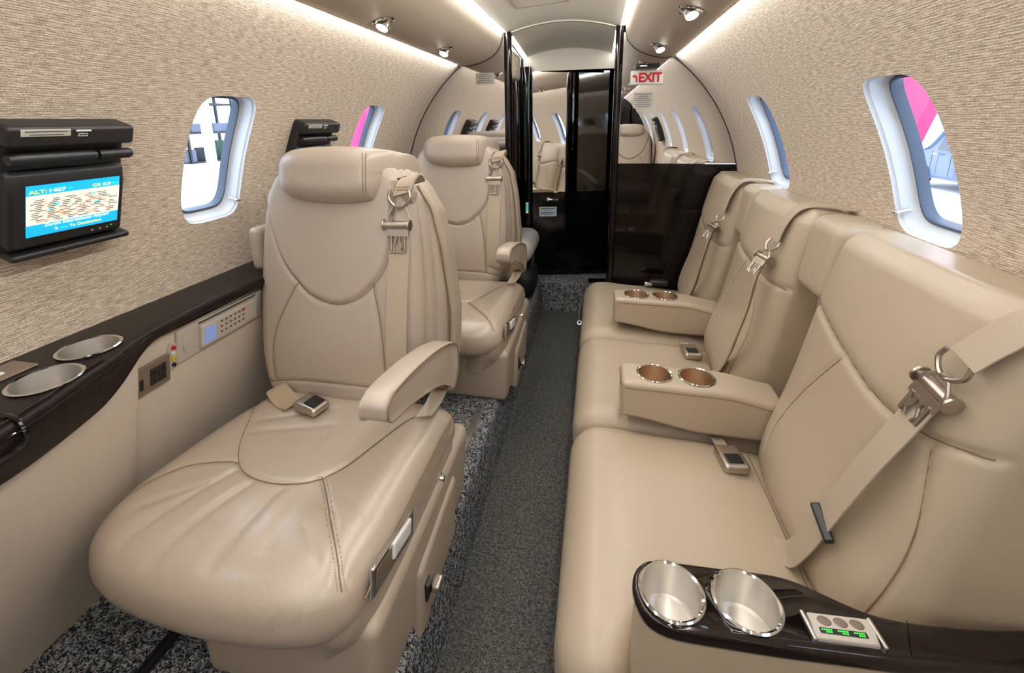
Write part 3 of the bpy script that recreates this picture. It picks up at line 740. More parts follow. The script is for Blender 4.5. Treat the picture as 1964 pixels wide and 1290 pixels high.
# recline handle recess on the inboard side
Rh = rotx(math.radians(-14)) ; hc = np.array([-.1555, .590, .500])
m = M()
m.rb(hc, (.008, .165, .052), .0035, (2, 8, 3), R=Rh)
hd = m.build('handle_bezel', MT['chrome'], seat)
m = M(); m.rb(hc + np.array([.003, -.0, 0]), (.004, .145, .036), .0015, (1, 6, 3), R=Rh); m.build('handle_recess', MT['taupe'], hd)
m = M(); m.rb(hc + np.array([.006, .022, .004]), (.008, .075, .030), .0035, (1, 5, 3), R=Rh); m.build('handle_paddle', MT['white'], hd)
m = M(); m.lathe([(.0, .012), (.008, .011), (.010, .004), (.013, .003), (.013, 0)], (-.156, .83, .437), 20, R=roty(PI / 2)); m.build('seat_knob', MT['chrome'], seat)
# inboard armrest
ap = np.array([(.604, .757), (.606, .780), (.622, .792), (.65, .795), (.744, .783), (.861, .757), (.95, .725), (.99, .700), (1.006, .665), (1.002, .630), (.985, .604), (.955, .590), (.930, .610), (.88, .648), (.816, .680), (.707, .720), (.65, .735), (.62, .743)])
apc = spl(np.concatenate([np.concatenate([ap, np.zeros((len(ap), 1))], 1), [[ap[0][0], ap[0][1], 0]]]), 80)[:-1, :2]
c2 = apc.mean(0)
m = M(); rs = []
for x, sc in ((-.204, .80), (-.2065, .90), (-.204, .97), (-.198, 1.0), (-.165, 1.0), (-.158, .975), (-.1545, .93)):
    dd = c2 + (apc - c2) * np.array([1 - (1 - sc) * .35, sc]); rs.append([(x, y + (-.005 if x < -.2 else 0), z) for y, z in dd])
for sc in (.88, .6, .02):
    dd = c2 + (apc - c2) * np.array([1 - (1 - sc) * (.5 if sc > .8 else 1), sc]); rs.append([(-.156, y, z) for y, z in dd])
rs = np.array(rs); m.grid(rs, 0, cv=True); m.add(rs[0], [tuple(range(len(apc)))], 0)
m.tube(rs[6] + np.array([.0008, 0, 0]), .0013, 6, 1, closed=True)
arm = m.build('armrest', [MT['leather'], MT['seam']], seat, ang=60)
m = M(); m.rb((-.185, .975, .63), (.045, .10, .07), .02, (3, 4, 4)); m.build('armrest_bracket', MT['taupe'], arm)
# outboard armrest stowed beside the back
m = M(); m.rb((-.742, 1.08, .915), (.034, .12, .122), .016, (3, 4, 8)); m.build('outboard_armrest', MT['leather'], seat)
# shoulder belt
def bkp(u, v, d): return bk2w(u, v, d)
pp = [(.200, .566, .065), (.204, .578, .04), (.205, .580, .016), (.203, .565, -.004), (.196, .535, -.012)]
pth = np.array([bkp(*p) for p in spl(pp, 16)]); wd = bkp(.05, .014, 0) - bkp(0, 0, 0)
m = M(); m.ribbon(pth, wd, np.linspace(.054, .048, 16), .006)
for v_ in (.553, .546): m.tube([bkp(u, v_ + .06 * (u - .2), -.0135) for u in (.182, .215)], .0008, 4, 1)
m.build('shoulder_strap', [MT['belt'], MT['seam']], seat)
m = M(); 
tri = [bkp(u, v, -.017) for u, v in ((.166, .545), (.164, .525), (.178, .508), (.192, .503), (.206, .508), (.219, .527), (.216, .545))]
m.tube(spl(tri, 30), .0042, 8); m.lathe([(.0, .006), (.009, .005), (.009, 0)], bkp(.191, .506, -.019), 16, R=rotx(PI / 2))
m.tube([bkp(.180, .515, -.014), bkp(.166, .49, -.013), bkp(.163, .478, -.013)], .003, 8); m.tube([bkp(.200, .515, -.014), bkp(.214, .49, -.013), bkp(.216, .478, -.013)], .003, 8)
m.build('belt_ring', MT['beltmetal'], seat)
m = M(); m.tube([bkp(.153, .458, -.020), bkp(.218, .460, -.020)], .010, 16)
for u in (.152, .219): m.lathe([(.0, .003), (.014, .002), (.0145, 0), (.014, -.002), (0, -.003)], bkp(u, .459, -.019), 18, R=roty(PI / 2))
m.box(bkp(.186, .440, -.014), (.058, .004, .018), R=rotx(-TB))
for u in (.168, .203): m.tube([bkp(u, .435, -.014), bkp(u + (.001), .395, -.013)], .0035, 8)
for a, b in (((.181, .435), (.181, .42)), ((.181, .42), (.174, .405)), ((.190, .435), (.190, .42)), ((.190, .42), (.197, .405)), ((.174, .405), (.176, .392)), ((.197, .405), (.195, .392))): m.tube([bkp(*a, -.014), bkp(*b, -.014)], .0022, 6)
m.tube([bkp(.166, .392, -.013), bkp(.204, .392, -.013)], .003, 8)
m.build('belt_tongue', MT['beltmetal'], seat)
pb = spl([(.187, .455, -.009), (.187, .40, -.008), (.187, .28, -.020), (.188, .16, -.026), (.190, .09, -.022), (.20, .055, -.006), (.215, .045, .02)], 40)
m = M(); m.ribbon(np.array([bkp(*p) for p in pb]), np.array([1, 0, 0]), np.linspace(.054, .056, 40), .0022)
m.build('shoulder_belt', MT['belt'], seat)
# lap belt and buckle
m = M(); q = spl([(-.655, .945, .548), (-.635, .905, .572), (-.605, .885, .566), (-.575, .868, .562), (-.548, .855, .566)], 20)
m.ribbon(q, np.array([.45, .85, .15]), .042 + .012 * np.sin(np.linspace(0, 3.1, 20)), .004)
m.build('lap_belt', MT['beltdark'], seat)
Rb = rotz(math.radians(-15)) @ roty(math.radians(4))
m = M(); m.rb((-.500, .862, .567), (.075, .058, .024), .010, (6, 5, 2), R=Rb, f=lambda P: P * np.stack([1 + 0 * P[:, 0], 1 - .06 * (P[:, 0] > 0), 1 - 3 * np.clip(P[:, 0], 0, 1)], -1)); bu = m.build('buckle', MT['beltmetal'], seat)
m = M(); m.rb((-.490, .860, .5795), (.034, .036, .004), .0019, (3, 3, 1), R=Rb); m.build('buckle_button', MT['blackplastic'], bu)
# loose belt end in front of the armrest joint
m = M(); q = spl([(-.20, .965, .575), (-.185, .93, .60), (-.19, .90, .585), (-.205, .87, .567)], 14); m.ribbon(q, np.array([1, .2, .1]), .04, .004); m.build('belt_end', MT['belt'], seat)

seat2 = copy_tree(seat); seat2.location.y += .92; seat2.location.x += .036; seat2.location.z -= .0
seat2['label'] = 'tan leather cabin seat behind the first one, against the mirrored bulkhead'
# lower and upright paddle position is the same on both seats
# seat facing aft, forward on the right, seen in the mirror
seat3 = copy_tree(seat); seat3.rotation_euler = (0, 0, PI); seat3.location = (.50, -.55, PLA)
seat3['label'] = 'pale tan seat turned aft, seen only in the right mirror'
seat4 = copy_tree(seat); seat4.location.y -= 1.6; seat4.location.x += .10
seat4['label'] = 'tan seat forward on the left, behind the camera'; del seat4['group']
for s_ in (seat3,): s_['group'] = 'forward seats'
# ------------------------------------------------------------------ three place sofa on the right
CT = .43
sofa = thing('sofa', (.40, 1.4, FLO), 'tan leather three-place side sofa along the right wall', 'sofa')
def cush(y0, y1, near=False, far=False):
    yc, L_ = (y0 + y1) / 2, y1 - y0
    def f(P):
        x, y, z = P[:, 0].copy(), P[:, 1].copy(), P[:, 2].copy()
        un = np.clip((x + .265) / .53, 0, 1); vn = y / (L_ / 2)
        top = z > .06
        z = z + np.where(z > 0, .010 * (1 - vn ** 2) * (1 - (2 * un - 1) ** 2) + .010 * np.exp(-((x + .17) / .08) ** 2) - .022 * sstep(.55, 1, un) , 0)
        x = x - .012 * np.exp(-((z - .02) / .06) ** 2) * (un < .2)
        if near: y = y - .085 * (1 - sstep(.10 - .265, .135 - .265, x)) * sstep(.3, 1, -vn)
        return np.stack([x, y, z], -1)
    m = M(); m.rb((.412, yc, CT - .11), (.53, L_, .22), .060, (16, 24, 4), f=f, k=6)
    q = np.array([(.168, y, .1105) for y in np.linspace(-L_ / 2 + .05, L_ / 2 - .05, 30)]); m.tube(f(q) + np.array([.412, yc, CT - .1095]), .0014, 6, 1)
    m.build('seat_cushion', [MT['leather_sofa'], MT['seam']], sofa, ang=70)
cush(.605, 1.118, near=True); cush(1.122, 1.648); cush(1.652, 2.265)
m = M(); m.rb((.41, 1.40, .15), (.47, 1.72, .20), .02, (4, 12, 4), f=lambda P: P + np.stack([.03 * (P[:, 2] < 0) * (P[:, 0] < 0), 0 * P[:, 0], 0 * P[:, 0]], -1))
m.build('front_board', MT['leather_sofa'], sofa)
m = M(); m.rb((.205, .565, .19), (.10, .09, .28), .03, (4, 4, 4)); m.tube(spl([(.150, .536, .335), (.156, .5275, .372), (.172, .5245, .394), (.20, .5235, .398), (.24, .5235, .390)], 20), .0014, 6, 1); m.build('end_panel', [MT['leather_sofa'], MT['seam']], sofa)
# backs.  profile: x as a function of height
def bx(z): return np.interp(z, [.30, .42, .55, .70, .82, .92, .98, 1.0], [.600, .615, .640, .668, .690, .708, .722, .735])
def sofa_back(y0, y1, seam, lobes):
    yc, L_ = (y0 + y1) / 2, y1 - y0
    SE = np.array(seam); S1 = spl(seam, 60)
    def f(P):
        d, y, z = P[:, 0] + .10, P[:, 1] + yc, P[:, 2] + .70
        front = sstep(.12, .0, d); vn = (y - yc) / (L_ / 2)
        Q = np.stack([y, z], -1)
        g = .008 * np.exp(-(pdist(Q, S1) / .007) ** 2)
        for l in lobes: g += .005 * np.exp(-(pdist(Q, spl(l, 40)) / .006) ** 2)
        zs = np.interp(y, S1[np.argsort(S1[:, 0]), 0], S1[np.argsort(S1[:, 0]), 1])
        crown = .026 * (1 - np.clip(np.abs(vn), 0, 1) ** 3) * sstep(.32, .48, z) * (1 - .6 * sstep(.8, 1.0, z)) + .007 * sstep(0, .035, z - zs) * (1 - np.abs(vn) ** 2)
        bulge = .022 * np.exp(-((z - .50) / .10) ** 2) * (1 - np.abs(vn) ** 4)
        x = np.where(d < .1, bx(z) + d * 1.0, bx(z) * 0 + .80 + (d - .1) * .25 - .10 + bx(z) * .0)
        x = bx(z) + d * (np.clip(.826 - bx(z), .09, .3) / .20) + front * (g - crown - bulge)
        return np.stack([x, y, z], -1)
    m = M(); m.rb((0, 0, 0), (.20, L_, .62), .045, (8, 70, 90), f=f, k=6)
    def onb(q): return f(np.stack([np.full(len(q), -.1005), q[:, 0] - yc, q[:, 1] - .70], -1)) 
    m.tube(onb(S1), .0013, 6, 1)
    for l in lobes: m.tube(onb(spl(l, 40)), .0011, 6, 1)
    return m.build('backrest', [MT['leather_sofa'], MT['seam']], sofa, ang=70)
sofa_back(.605, 1.105, [(1.104, .836), (1.03, .827), (.924, .806), (.80, .782), (.70, .785), (.63, .806), (.607, .815)],
          [[(.900, .800), (.985, .66), (1.015, .565), (1.0, .47), (.96, .41)], [(.672, .785), (.640, .66), (.634, .55), (.645, .45)]])
sofa_back(1.262, 1.700, [(1.70, .832), (1.647, .827), (1.55, .815), (1.42, .803), (1.34, .796), (1.264, .795)],
          [[(1.50, .815), (1.575, .68), (1.60, .56), (1.585, .45)], [(1.40, .795), (1.345, .66), (1.335, .55), (1.34, .45)]])
sofa_back(1.836, 2.275, [(2.273, .812), (2.2, .80), (2.1, .776), (1.974, .757), (1.90, .754), (1.838, .756)],
          [[(2.10, .76), (2.16, .65), (2.18, .55), (2.16, .45)], [(1.97, .75), (1.93, .65), (1.92, .55), (1.92, .45)]])
for y0, y1 in ((1.107, 1.260), (1.702, 1.834)):
    m = M(); m.rb((.775, (y0 + y1) / 2, .915), (.115, y1 - y0 - .002, .19), .03, (4, 6, 6), f=lambda P: P + np.stack([.12 * (P[:, 2] - .05), 0 * P[:, 0], 0 * P[:, 0]], -1)); m.build('filler_pad', MT['leather_sofa'], sofa)
    m = M(); m.rb((.79, (y0 + y1) / 2, .62), (.05, y1 - y0 - .002, .46), .012, (3, 4, 6)); m.build('armrest_well', MT['leather_sofa'], sofa)
# top shelf behind the backs, up to the wall
m = M(); m.rb((.805, 1.43, .99), (.05, 1.69, .03), .012, (2, 10, 2)); m.build('back_ledge', MT['leather_sofa'], sofa)
# fold-down armrests
def sofa_arm(y0, y1, xf):
    yc, W_ = (y0 + y1) / 2, y1 - y0
    def f(P):
        x, y, z = P[:, 0], P[:, 1], P[:, 2]; t = np.clip((x + .2) / .4, 0, 1)
        z2 = np.where(z > 0, z + .004 * (1 - t) - .022 * sstep(.62, 1, t) * (z > .02), z * (1 - .50 * sstep(.55, 0, t)))
        return np.stack([x, y * (1 - .06 * (1 - t)) , z2], -1)
    m = M(); m.rb((.465, yc, .507), (.40, W_, .130), .014, (20, 6, 4), f=f, k=4)
    for sg in (-1, 1):
        q = [(-.19 + .39 * t, sg * W_ / 2, .048) for t in np.linspace(0, 1, 24)]; m.tube(f(np.array(q)) + np.array([.465, yc + sg * .0006, .507]), .0012, 6, 1)
        q = [(-.198 + .39 * t, sg * W_ / 2, -.056) for t in np.linspace(0, 1, 24)]; m.tube(f(np.array(q)) + np.array([.465, yc + sg * .0006, .507]), .001, 6, 1)
    m.tube(f(np.array([(-.2, y, .05) for y in np.linspace(-W_ / 2 + .012, W_ / 2 - .012, 8)])) + np.array([.464, yc, .507]), .0012, 6, 1)
    a = m.build('armrest', [MT['leather_sofa'], MT['seam']], sofa, ang=55)
    bpy.context.view_layer.update()
    cups = [(xf + .088, yc + .004), (xf + .196, yc + .006)]
    cut(a, [(x, y, .488, .65, .0445) for x, y in cups])
    for x, y in cups: cup(MT['copper'], x, y, .5735, .042, .076, a, floor=MT['cork'])
sofa_arm(1.088, 1.204, .266); sofa_arm(1.668, 1.782, .263)
# belts on the sofa: strap over the top, hook, belt down to the seat
def sofa_belt(pts, wdir, hook, ring_at):
    """pts (x,y,z) from the wall over the top and down the face"""
def strap(name, pts, w, wdir, mat='belt', t=.0025, n=40, stitch=False):
    q = spl(pts, n); m = M(); m.ribbon(q, np.array(wdir, float), w, t); return m.build(name, MT[mat], sofa)
def fx(y, z, out=.03): return (float(bx(z)) - out, y, z)
def hook(P, D, side, s=1.0):
    """clip hanging from P along D (down), across 'side'"""
    P, D, A = np.array(P, float), np.array(D, float), np.array(side, float); D /= np.linalg.norm(D); A -= D * (A @ D); A /= np.linalg.norm(A); N = np.cross(D, A)
    q = lambda a, d, n=0: P + A * a * s + D * d * s + N * n * s
    m = M(); m.tube(spl([q(-.024, -.012), q(-.026, .006), q(-.014, .022), q(0, .028), q(.014, .022), q(.026, .006), q(.024, -.012)], 24), .0042 * s, 8)
    m.lathe([(.0, .005 * s), (.008 * s, .004 * s), (.008 * s, 0)], q(0, .026, .003), 14); m.build('belt_ring', MT['beltmetal'], sofa)
    m = M(); m.tube([q(-.034, .055, .008), q(.034, .055, .008)], .010 * s, 16)
    for a in (-.034, .034): 
        Rr = np.stack([D, N, A], 1); m.lathe([(0, -.0025), (.016, -.002), (.0165, 0), (.016, .002), (0, .0025)], q(a, .055, .006), 18, R=Rr * s)
    for a in (-1, 1): m.tube([q(a * .008, .024), q(a * .024, .046), q(a * .026, .055)], .0034 * s, 8)
    Rm = np.stack([A, D, N], 1); m.box(q(0, .074), (.056 * s, .022 * s, .004 * s), R=Rm)
    for a in (-.018, .018): m.tube([q(a, .08), q(a, .122)], .0042 * s, 8)
    for a, b in (((-.005, .08), (-.005, .095)), ((-.005, .095), (-.012, .112)), ((.005, .08), (.005, .095)), ((.005, .095), (.012, .112)), ((-.012, .112), (-.008, .124)), ((.012, .112), (.008, .124))): m.tube([q(*a), q(*b)], .0026 * s, 6)
    m.build('belt_tongue', MT['beltmetal'], sofa)
# nearest
strap('shoulder_strap', [(.826, .60, 1.013), (.77, .612, 1.015), (.722, .632, 1.0), (.695, .648, .962), (.676, .662, .925)], .050, (.05, 1, .25))
hook((.672, .668, .915), (-.02, .018, -.08), (-.1, 1, .28), .88)
strap('shoulder_belt', [(.664, .682, .86), (.650, .690, .81), (.622, .705, .72), (.596, .722, .62), (.580, .738, .54), (.571, .752, .49), (.562, .772, .443), (.55, .80, .425)], .047, (.12, 1, .34))
m = M(); m.rb((.583, .728, .567), (.016, .064, .014), .004, (2, 6, 2), R=rotx(.32) @ roty(-.3)); m.build('belt_slider', MT['blackplastic'], sofa)
strap('shoulder_strap', [(.822, 1.275, 1.018), (.77, 1.315, 1.020), (.725, 1.335, 1.008), (.695, 1.340, .965), (.678, 1.336, .915)], .042, (.05, 1, .10))
hook((.672, 1.335, .905), (-.05, -.01, -.08), (-.25, 1, .12), .82)
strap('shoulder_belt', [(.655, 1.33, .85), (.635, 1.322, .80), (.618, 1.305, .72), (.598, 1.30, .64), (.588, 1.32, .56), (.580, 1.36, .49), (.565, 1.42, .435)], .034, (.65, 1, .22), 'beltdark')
strap('shoulder_strap', [(.822, 1.80, 1.018), (.77, 1.845, 1.020), (.725, 1.865, 1.008), (.692, 1.87, .955), (.674, 1.872, .89)], .042, (.05, 1, .10))
hook((.668, 1.873, .865), (-.05, -.0, -.08), (-.25, 1, .12), .82)
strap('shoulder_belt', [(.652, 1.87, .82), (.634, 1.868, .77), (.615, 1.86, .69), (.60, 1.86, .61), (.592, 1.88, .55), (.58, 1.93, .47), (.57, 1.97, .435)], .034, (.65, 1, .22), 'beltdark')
def sofa_buckle(x, y, rz, name='buckle'):
    R = rotz(rz)
    m = M(); m.rb((x, y, CT + .012), (.060, .080, .024), .009, (4, 6, 2), R=R, f=lambda P: P * np.stack([1 - 2.5 * np.clip(P[:, 1], 0, 1), 1 + 0 * P[:, 0], 1 + 0 * P[:, 0]], -1)); b = m.build(name, MT['beltmetal'], sofa)
    m = M(); m.rb(np.array([x, y, CT + .0245]) + R @ np.array([0, -.012, 0]), (.036, .030, .004), .0018, (3, 3, 1), R=R); m.build('buckle_button', MT['blackplastic'], b)
    m = M(); m.ribbon(spl([np.array([x, y, CT + .006]) + R @ np.array([0, .03, 0]), np.array([x, y, CT + .004]) + R @ np.array([0, .075, 0]), np.array([x, y, CT - .012]) + R @ np.array([.01, .12, 0])], 12), R @ np.array([1, 0, 0]), .03, .003); m.build('buckle_strap', MT['belt'], b)
sofa_buckle(.525, 1.015, .15); sofa_buckle(.530, 1.545, .1)

# ------------------------------------------------------------------ near right cabinet with glossy top
cab = thing('side_cabinet', (.55, .555, FLO), 'cabinet with glossy dark veneer top and two cup holders, right foreground', 'cabinet')
CTZ = .57
outl = [(.258, .535), (.255, .553), (.258, .572), (.268, .588), (.287, .600), (.33, .604), (.404, .608), (.450, .611), (.480, .610), (.506, .604), (.54, .590), (.573, .579), (.605, .575), (.635, .576), (.69, .581), (.727, .586), (.795, .594), (.795, .541), (.725, .534), (.614, .520), (.504, .511), (.44, .506), (.378, .503), (.33, .501), (.30, .502), (.278, .509), (.265, .521)]
oc = spl([(x, y, 0) for x, y in outl] + [(outl[0][0], outl[0][1], 0)], 160)[:-1, :2]
def inset(P, d):
    T = np.roll(P, -1, 0) - np.roll(P, 1, 0); T /= np.linalg.norm(T, axis=1, keepdims=True); N = np.stack([T[:, 1], -T[:, 0]], 1)
    return P + N * d
sgn = 1 if np.linalg.norm(inset(oc, .01) - oc.mean(0), axis=1).mean() < np.linalg.norm(oc - oc.mean(0), axis=1).mean() else -1
m = M(); rs = []
for dz, ins in ((-.024, .004), (-.022, .001), (-.017, 0), (-.008, 0), (-.003, .0012), (-.0008, .0035), (0, .007)):
    q = inset(oc, sgn * ins); rs.append(np.concatenate([q, np.full((len(q), 1), CTZ + dz)], 1))
m.grid(np.array(rs), 0, cv=True); n_ = len(oc); m.add(rs[-1], [tuple(range(n_))], 0); m.add(rs[0], [tuple(range(n_))[::-1]], 0)
tp = m.build('cabinet_top', MT['wood'], cab, ang=50)
bpy.context.view_layer.update()
CC = [(.310, .552), (.414, .559)]
cut(tp, [(x, y, CTZ - .1, CTZ + .05, .0445) for x, y in CC])
for x, y in CC: cup(MT['steel'], x, y, CTZ, .0418, .060, cab)
m = M(); m.tube([(.60, .5255, CTZ + .0003), (.622, .575, CTZ + .0003)], .0006, 4); m.build('top_joint', MT['black'], cab)
m = M(); q = inset(oc, sgn * .0035); rs = [np.concatenate([q, np.full((len(q), 1), z)], 1) for z in (CTZ - .022, .40, .20, FLO)]
m.grid(np.array(rs), 0, cv=True); bd = m.build('cabinet_body', MT['sidepanel'], cab, ang=50)
# control panel
def cpnl(a, b, c=0):  # a along x 0..1, b along y 0..1
    p = np.array([(.484, .522), (.566, .528), (.572, .562), (.490, .556)])
    q = (p[0] * (1 - a) + p[1] * a) * (1 - b) + (p[3] * (1 - a) + p[2] * a) * b
    return np.array([q[0], q[1], CTZ + c])
m = M(); G = []
for c, i in ((.0, 0), (.004, 0), (.006, .03)):
    G.append([cpnl(*p, c) for p in [(i, i), (.5, i * .8), (1 - i, i), (1 - i * .6, .5), (1 - i, 1 - i), (.5, 1 - i), (i, 1 - i), (i * .6 + .03, .5)]])
m.grid(np.array(G), 0, cv=True); m.add(np.array(G[-1]), [tuple(range(8))], 0)
cpn = m.build('control_panel', MT['handset'], cab, smooth=False)
m = M(); V = np.array([cpnl(a, b, .0066) for a, b in ((.14, .20), (.86, .20), (.84, .42), (.13, .42))]); m.add(V, [(0, 1, 2, 3)], 0)
for g in range(3):
    a0 = .16 + g * .245
    for r_, (w0, w1) in enumerate(((0, .17), (.06, .17))):
        for k_ in range(5):
            if w0 and k_ < 2: continue
            V = np.array([cpnl(a0 + k_ * .034 + da, .365 - r_ * .085 + db, .0069) for da, db in ((0, -.05), (.026, -.05), (.026, .012), (0, .012))]); m.add(V, [(0, 1, 2, 3)], 1)
m.build('display', [MT['blackplastic'], MT['scrgreen']], cpn, smooth=False)
for g in range(3):
    m = M(); m.lathe([(.0, .0016), (.0075, .0012), (.0088, .0)], cpnl(.24 + g * .25, .70, .006), 20, R=np.diag([1, .75, 1])); m.build('button', MT['taupe'], cpn)
for b_ in (0, 1):
    m = M(); m.rb(cpnl(-.02 + 1.04 * b_, .5, .003), (.006, .038, .008), .0025, (1, 4, 1), R=rotz(.1)); m.build('end_trim', MT['nickel'], cpn)
# ------------------------------------------------------------------ aft bulkhead
def bulk_poly(side, z0, z1, x_in):
    pts = [(x_in, z0)]
    zs = np.linspace(z0, z1, 26)
    pts += [(math.sqrt((RAD - .002) ** 2 - (z - AX) ** 2) if z > AX - .1 else .83, z) for z in zs]
    pts += [(x_in, z1)]
    return [(side * x, BH, z) for x, z in pts]
for side, nm, sd in ((-1, 'left', 'left'), (1, 'right', 'right')):
    b = thing('bulkhead_panel', (side * .55, BH + .01, .25), ('left' if side < 0 else 'right') + ' half of the aft bulkhead, mirror above black lacquer', 'bulkhead panel')
    m = M(); pts = bulk_poly(side, .10 if side > 0 else .26, 1.037, .268); m.prism(pts, (0, 0, 0), (0, .02, 0)); m.build('lacquer_panel', MT['brownlac'] if side > 0 else MT['black'], b, smooth=False)
    m = M(); pts = bulk_poly(side, 1.0385, 1.64, .268); m.prism(pts, (0, 0, 0), (0, .02, 0)); m.build('mirror', MT['mirror'], b, smooth=False)
    m = M(); arc = [(side * (RAD - .0015) * math.cos(a), BH - .003, AX + (RAD - .0015) * math.sin(a)) for a in np.linspace(math.radians(-2), math.radians(52.4), 50)]
    m.tube(arc, .0018, 6); m.tube([(side * x, BH - .003, z - .001) for x, z in vp[4:52]], .0016, 6); m.build('edge_gasket', MT['darkrubber'], b)
for side, nm in ((-1, 'trim_3'), (1, 'trim_4')):
    m = M(); th = np.linspace(0, 2 * PI, 28, endpoint=False)
    G = [[(side * .265 + .019 * np.sign(math.cos(t)) * abs(math.cos(t)) ** .8, BH + .004 + .030 * np.sign(math.sin(t)) * abs(math.sin(t)) ** .8, z) for t in th] for z in np.linspace(.06 if side > 0 else .22, 1.675, 12)]
    m.grid(np.array(G), 0, cv=True); setting(m.build(nm, MT['brownlac']), 'rounded glossy black post at the %s of the doorway' % ('left' if side < 0 else 'right'), 'post')
# vestibule behind the doorway
m = M()
m.grid(np.array([[(x, y, (1.700 - .045 * (x / .268) ** 2) - .045 * ((y - BH) / .5)) for x in np.linspace(-.268, .268, 30)] for y in np.linspace(BH - .002, 2.80, 8)]))
m.grid(np.array([[(x, 2.80 - .02, z) for x in np.linspace(-.268, .268, 12)] for z in (1.66, 1.535)]))
m.tube([(x, BH - .004, 1.709 - .045 * (x / .268) ** 2 - .003) for x in np.linspace(-.25, .25, 30)], .004, 8, 1)
setting(m.build('ceiling_vestibule', [MT['ceil'], MT['led'] if False else MT['ceil']], ang=50), 'arched ceiling of the vestibule behind the doorway', 'ceiling')
for side in (-1, 1):
    m = M(); m.grid(np.array([[(side * x, y, z - .045 * ((y - BH) / .5)) for x, z in ((.268, 1.650), (.246, 1.662))] for y in np.linspace(2.33, 2.77, 6)]))
    tag(m.build('light_strip', MT['led']), 'short light strip along the %s side of the vestibule ceiling' % ('left' if side < 0 else 'right'), 'light strip')
m = M(); m.box((-.285, 2.54, .55), (.02, .46, .66), 1); m.box((-.285, 2.54, 1.28), (.02, .46, .80), 0); setting(m.build('wall_vestibule_left', [MT['mirror'], MT['black']], smooth=False), 'left vestibule wall, mirrored above and black below', 'wall')
m = M(); m.box((.300, 2.56, .88), (.02, .50, 1.66), 0); setting(m.build('wall_vestibule_right', [MT['black']], smooth=False), 'black lacquered right vestibule wall', 'wall')
m = M(); m.box((0, 3.06, .9), (1.7, .02, 1.9), 0); m.box((.34, 2.68, .9), (.02, .76, 1.9), 0); m.box((-.82, 2.68, .9), (.02, .76, 1.9), 0); m.box((0, 2.68, 1.80), (1.7, .80, .02), 0); setting(m.build('wall_aft', [MT['black']], smooth=False), 'dark wall behind the lavatory door', 'wall')
m = M(); m.rb((-.268, 2.44, 1.53), (.05, .2, .14), .024, (3, 4, 4)); vb = m.build('vestibule_cove', MT['valance']); setting(vb, 'small pale cove block high on the left vestibule wall', 'cove')
m = M(); m.box((-.2425, 2.40, 1.535), (.002, .045, .06)); 
for k_ in range(3): m.box((-.2412, 2.395 + .006 * k_, 1.535), (.001, .004, .045), 1)
tag(m.build('warning_sticker', [MT['white'], MT['pink']], smooth=False), 'small white sticker with pink print high in the vestibule', 'sticker')
m = M(); th = np.linspace(0, 2 * PI, 24, endpoint=False); G = [[(-.243 + .026 * np.sign(math.cos(t)) * abs(math.cos(t)) ** .6, 2.77 + .02 * np.sign(math.sin(t)) * abs(math.sin(t)) ** .6, z) for t in th] for z in (.25, 1.0, 1.56)]
m.grid(np.array(G), 0, cv=True); setting(m.build('trim_5', MT['black']), 'black door jamb post left of the lavatory door', 'post')
m = M(); m.rb((-.243, 2.747, .716), (.020, .006, .070), .002, (1, 1, 3))
sp = m.build('switch_panel', MT['handset']); tag(sp, 'narrow panel of small lit switches beside the lavatory door', 'switch panel')
for i_, mt in enumerate(('scrcyan', 'scrcyan', 'scrcyan', 'scryellow')):
    m = M(); m.rb((-.243, 2.7425, .742 - i_ * .018), (.011, .004, .010), .0015, (1, 1, 1)); m.build('switch', MT[mt], sp)
# lavatory door, standing ajar
DA = math.radians(14.5); DO = np.array([-.213, 2.785, 0]); RD = rotz(DA)
dw = lambda a, b, z: DO + RD @ np.array([a, b, 0]) + np.array([0, 0, z])
door = thing('door_1', tuple(dw(.25, .015, .255)), 'lavatory door standing ajar, mirror above black lacquer', 'door', None, 'structure')
m = M(); m.box(dw(.255, .016, .53), (.51, .032, .55), R=RD); m.build('lower_panel', MT['black'], door, smooth=False)
m = M(); m.box(dw(.255, .016, 1.172), (.51, .032, .726), R=RD); m.build('mirror', MT['mirror'], door, smooth=False)
m = M(); m.tube([dw(.004, -.001, .807), dw(.506, -.001, .807)], .0022, 6); m.build('mirror_edge', MT['black'], door)
m = M(); m.lathe([(0, .016), (.012, .016), (.0135, .012), (.0135, 0)], dw(.098, 0, .764), 20, R=RD @ rotx(PI / 2)); m.tube(spl([dw(.098, -.022, .764), dw(.115, -.024, .762), dw(.14, -.022, .760), dw(.163, -.020, .759)], 16), np.linspace(.0075, .005, 16), 10)
m.lathe([(0, .026), (.008, .026), (.009, 0)], dw(.098, 0, .764), 16, R=RD @ rotx(PI / 2)); m.build('door_handle', MT['chrome'], door)
m = M(); m.box(dw(.098, -.001, .682), (.112, .0015, .062), R=RD)
for zc, w_, h_ in ((.702, .088, .011), (.690, .05, .004), (.674, .084, .011), (.662, .05, .004)):
    k_ = -w_ / 2
    while k_ < w_ / 2: 
        l_ = .004 + .003 * rng.rand(); m.box(dw(.098 + k_, -.0022, zc), (l_, .0006, h_ * .8), 1, R=RD); k_ += l_ + .0022
m.build('instruction_sticker', [plain('pale blue sticker', srgb(190, 205, 220), .4), MT['ink']], door, smooth=False)
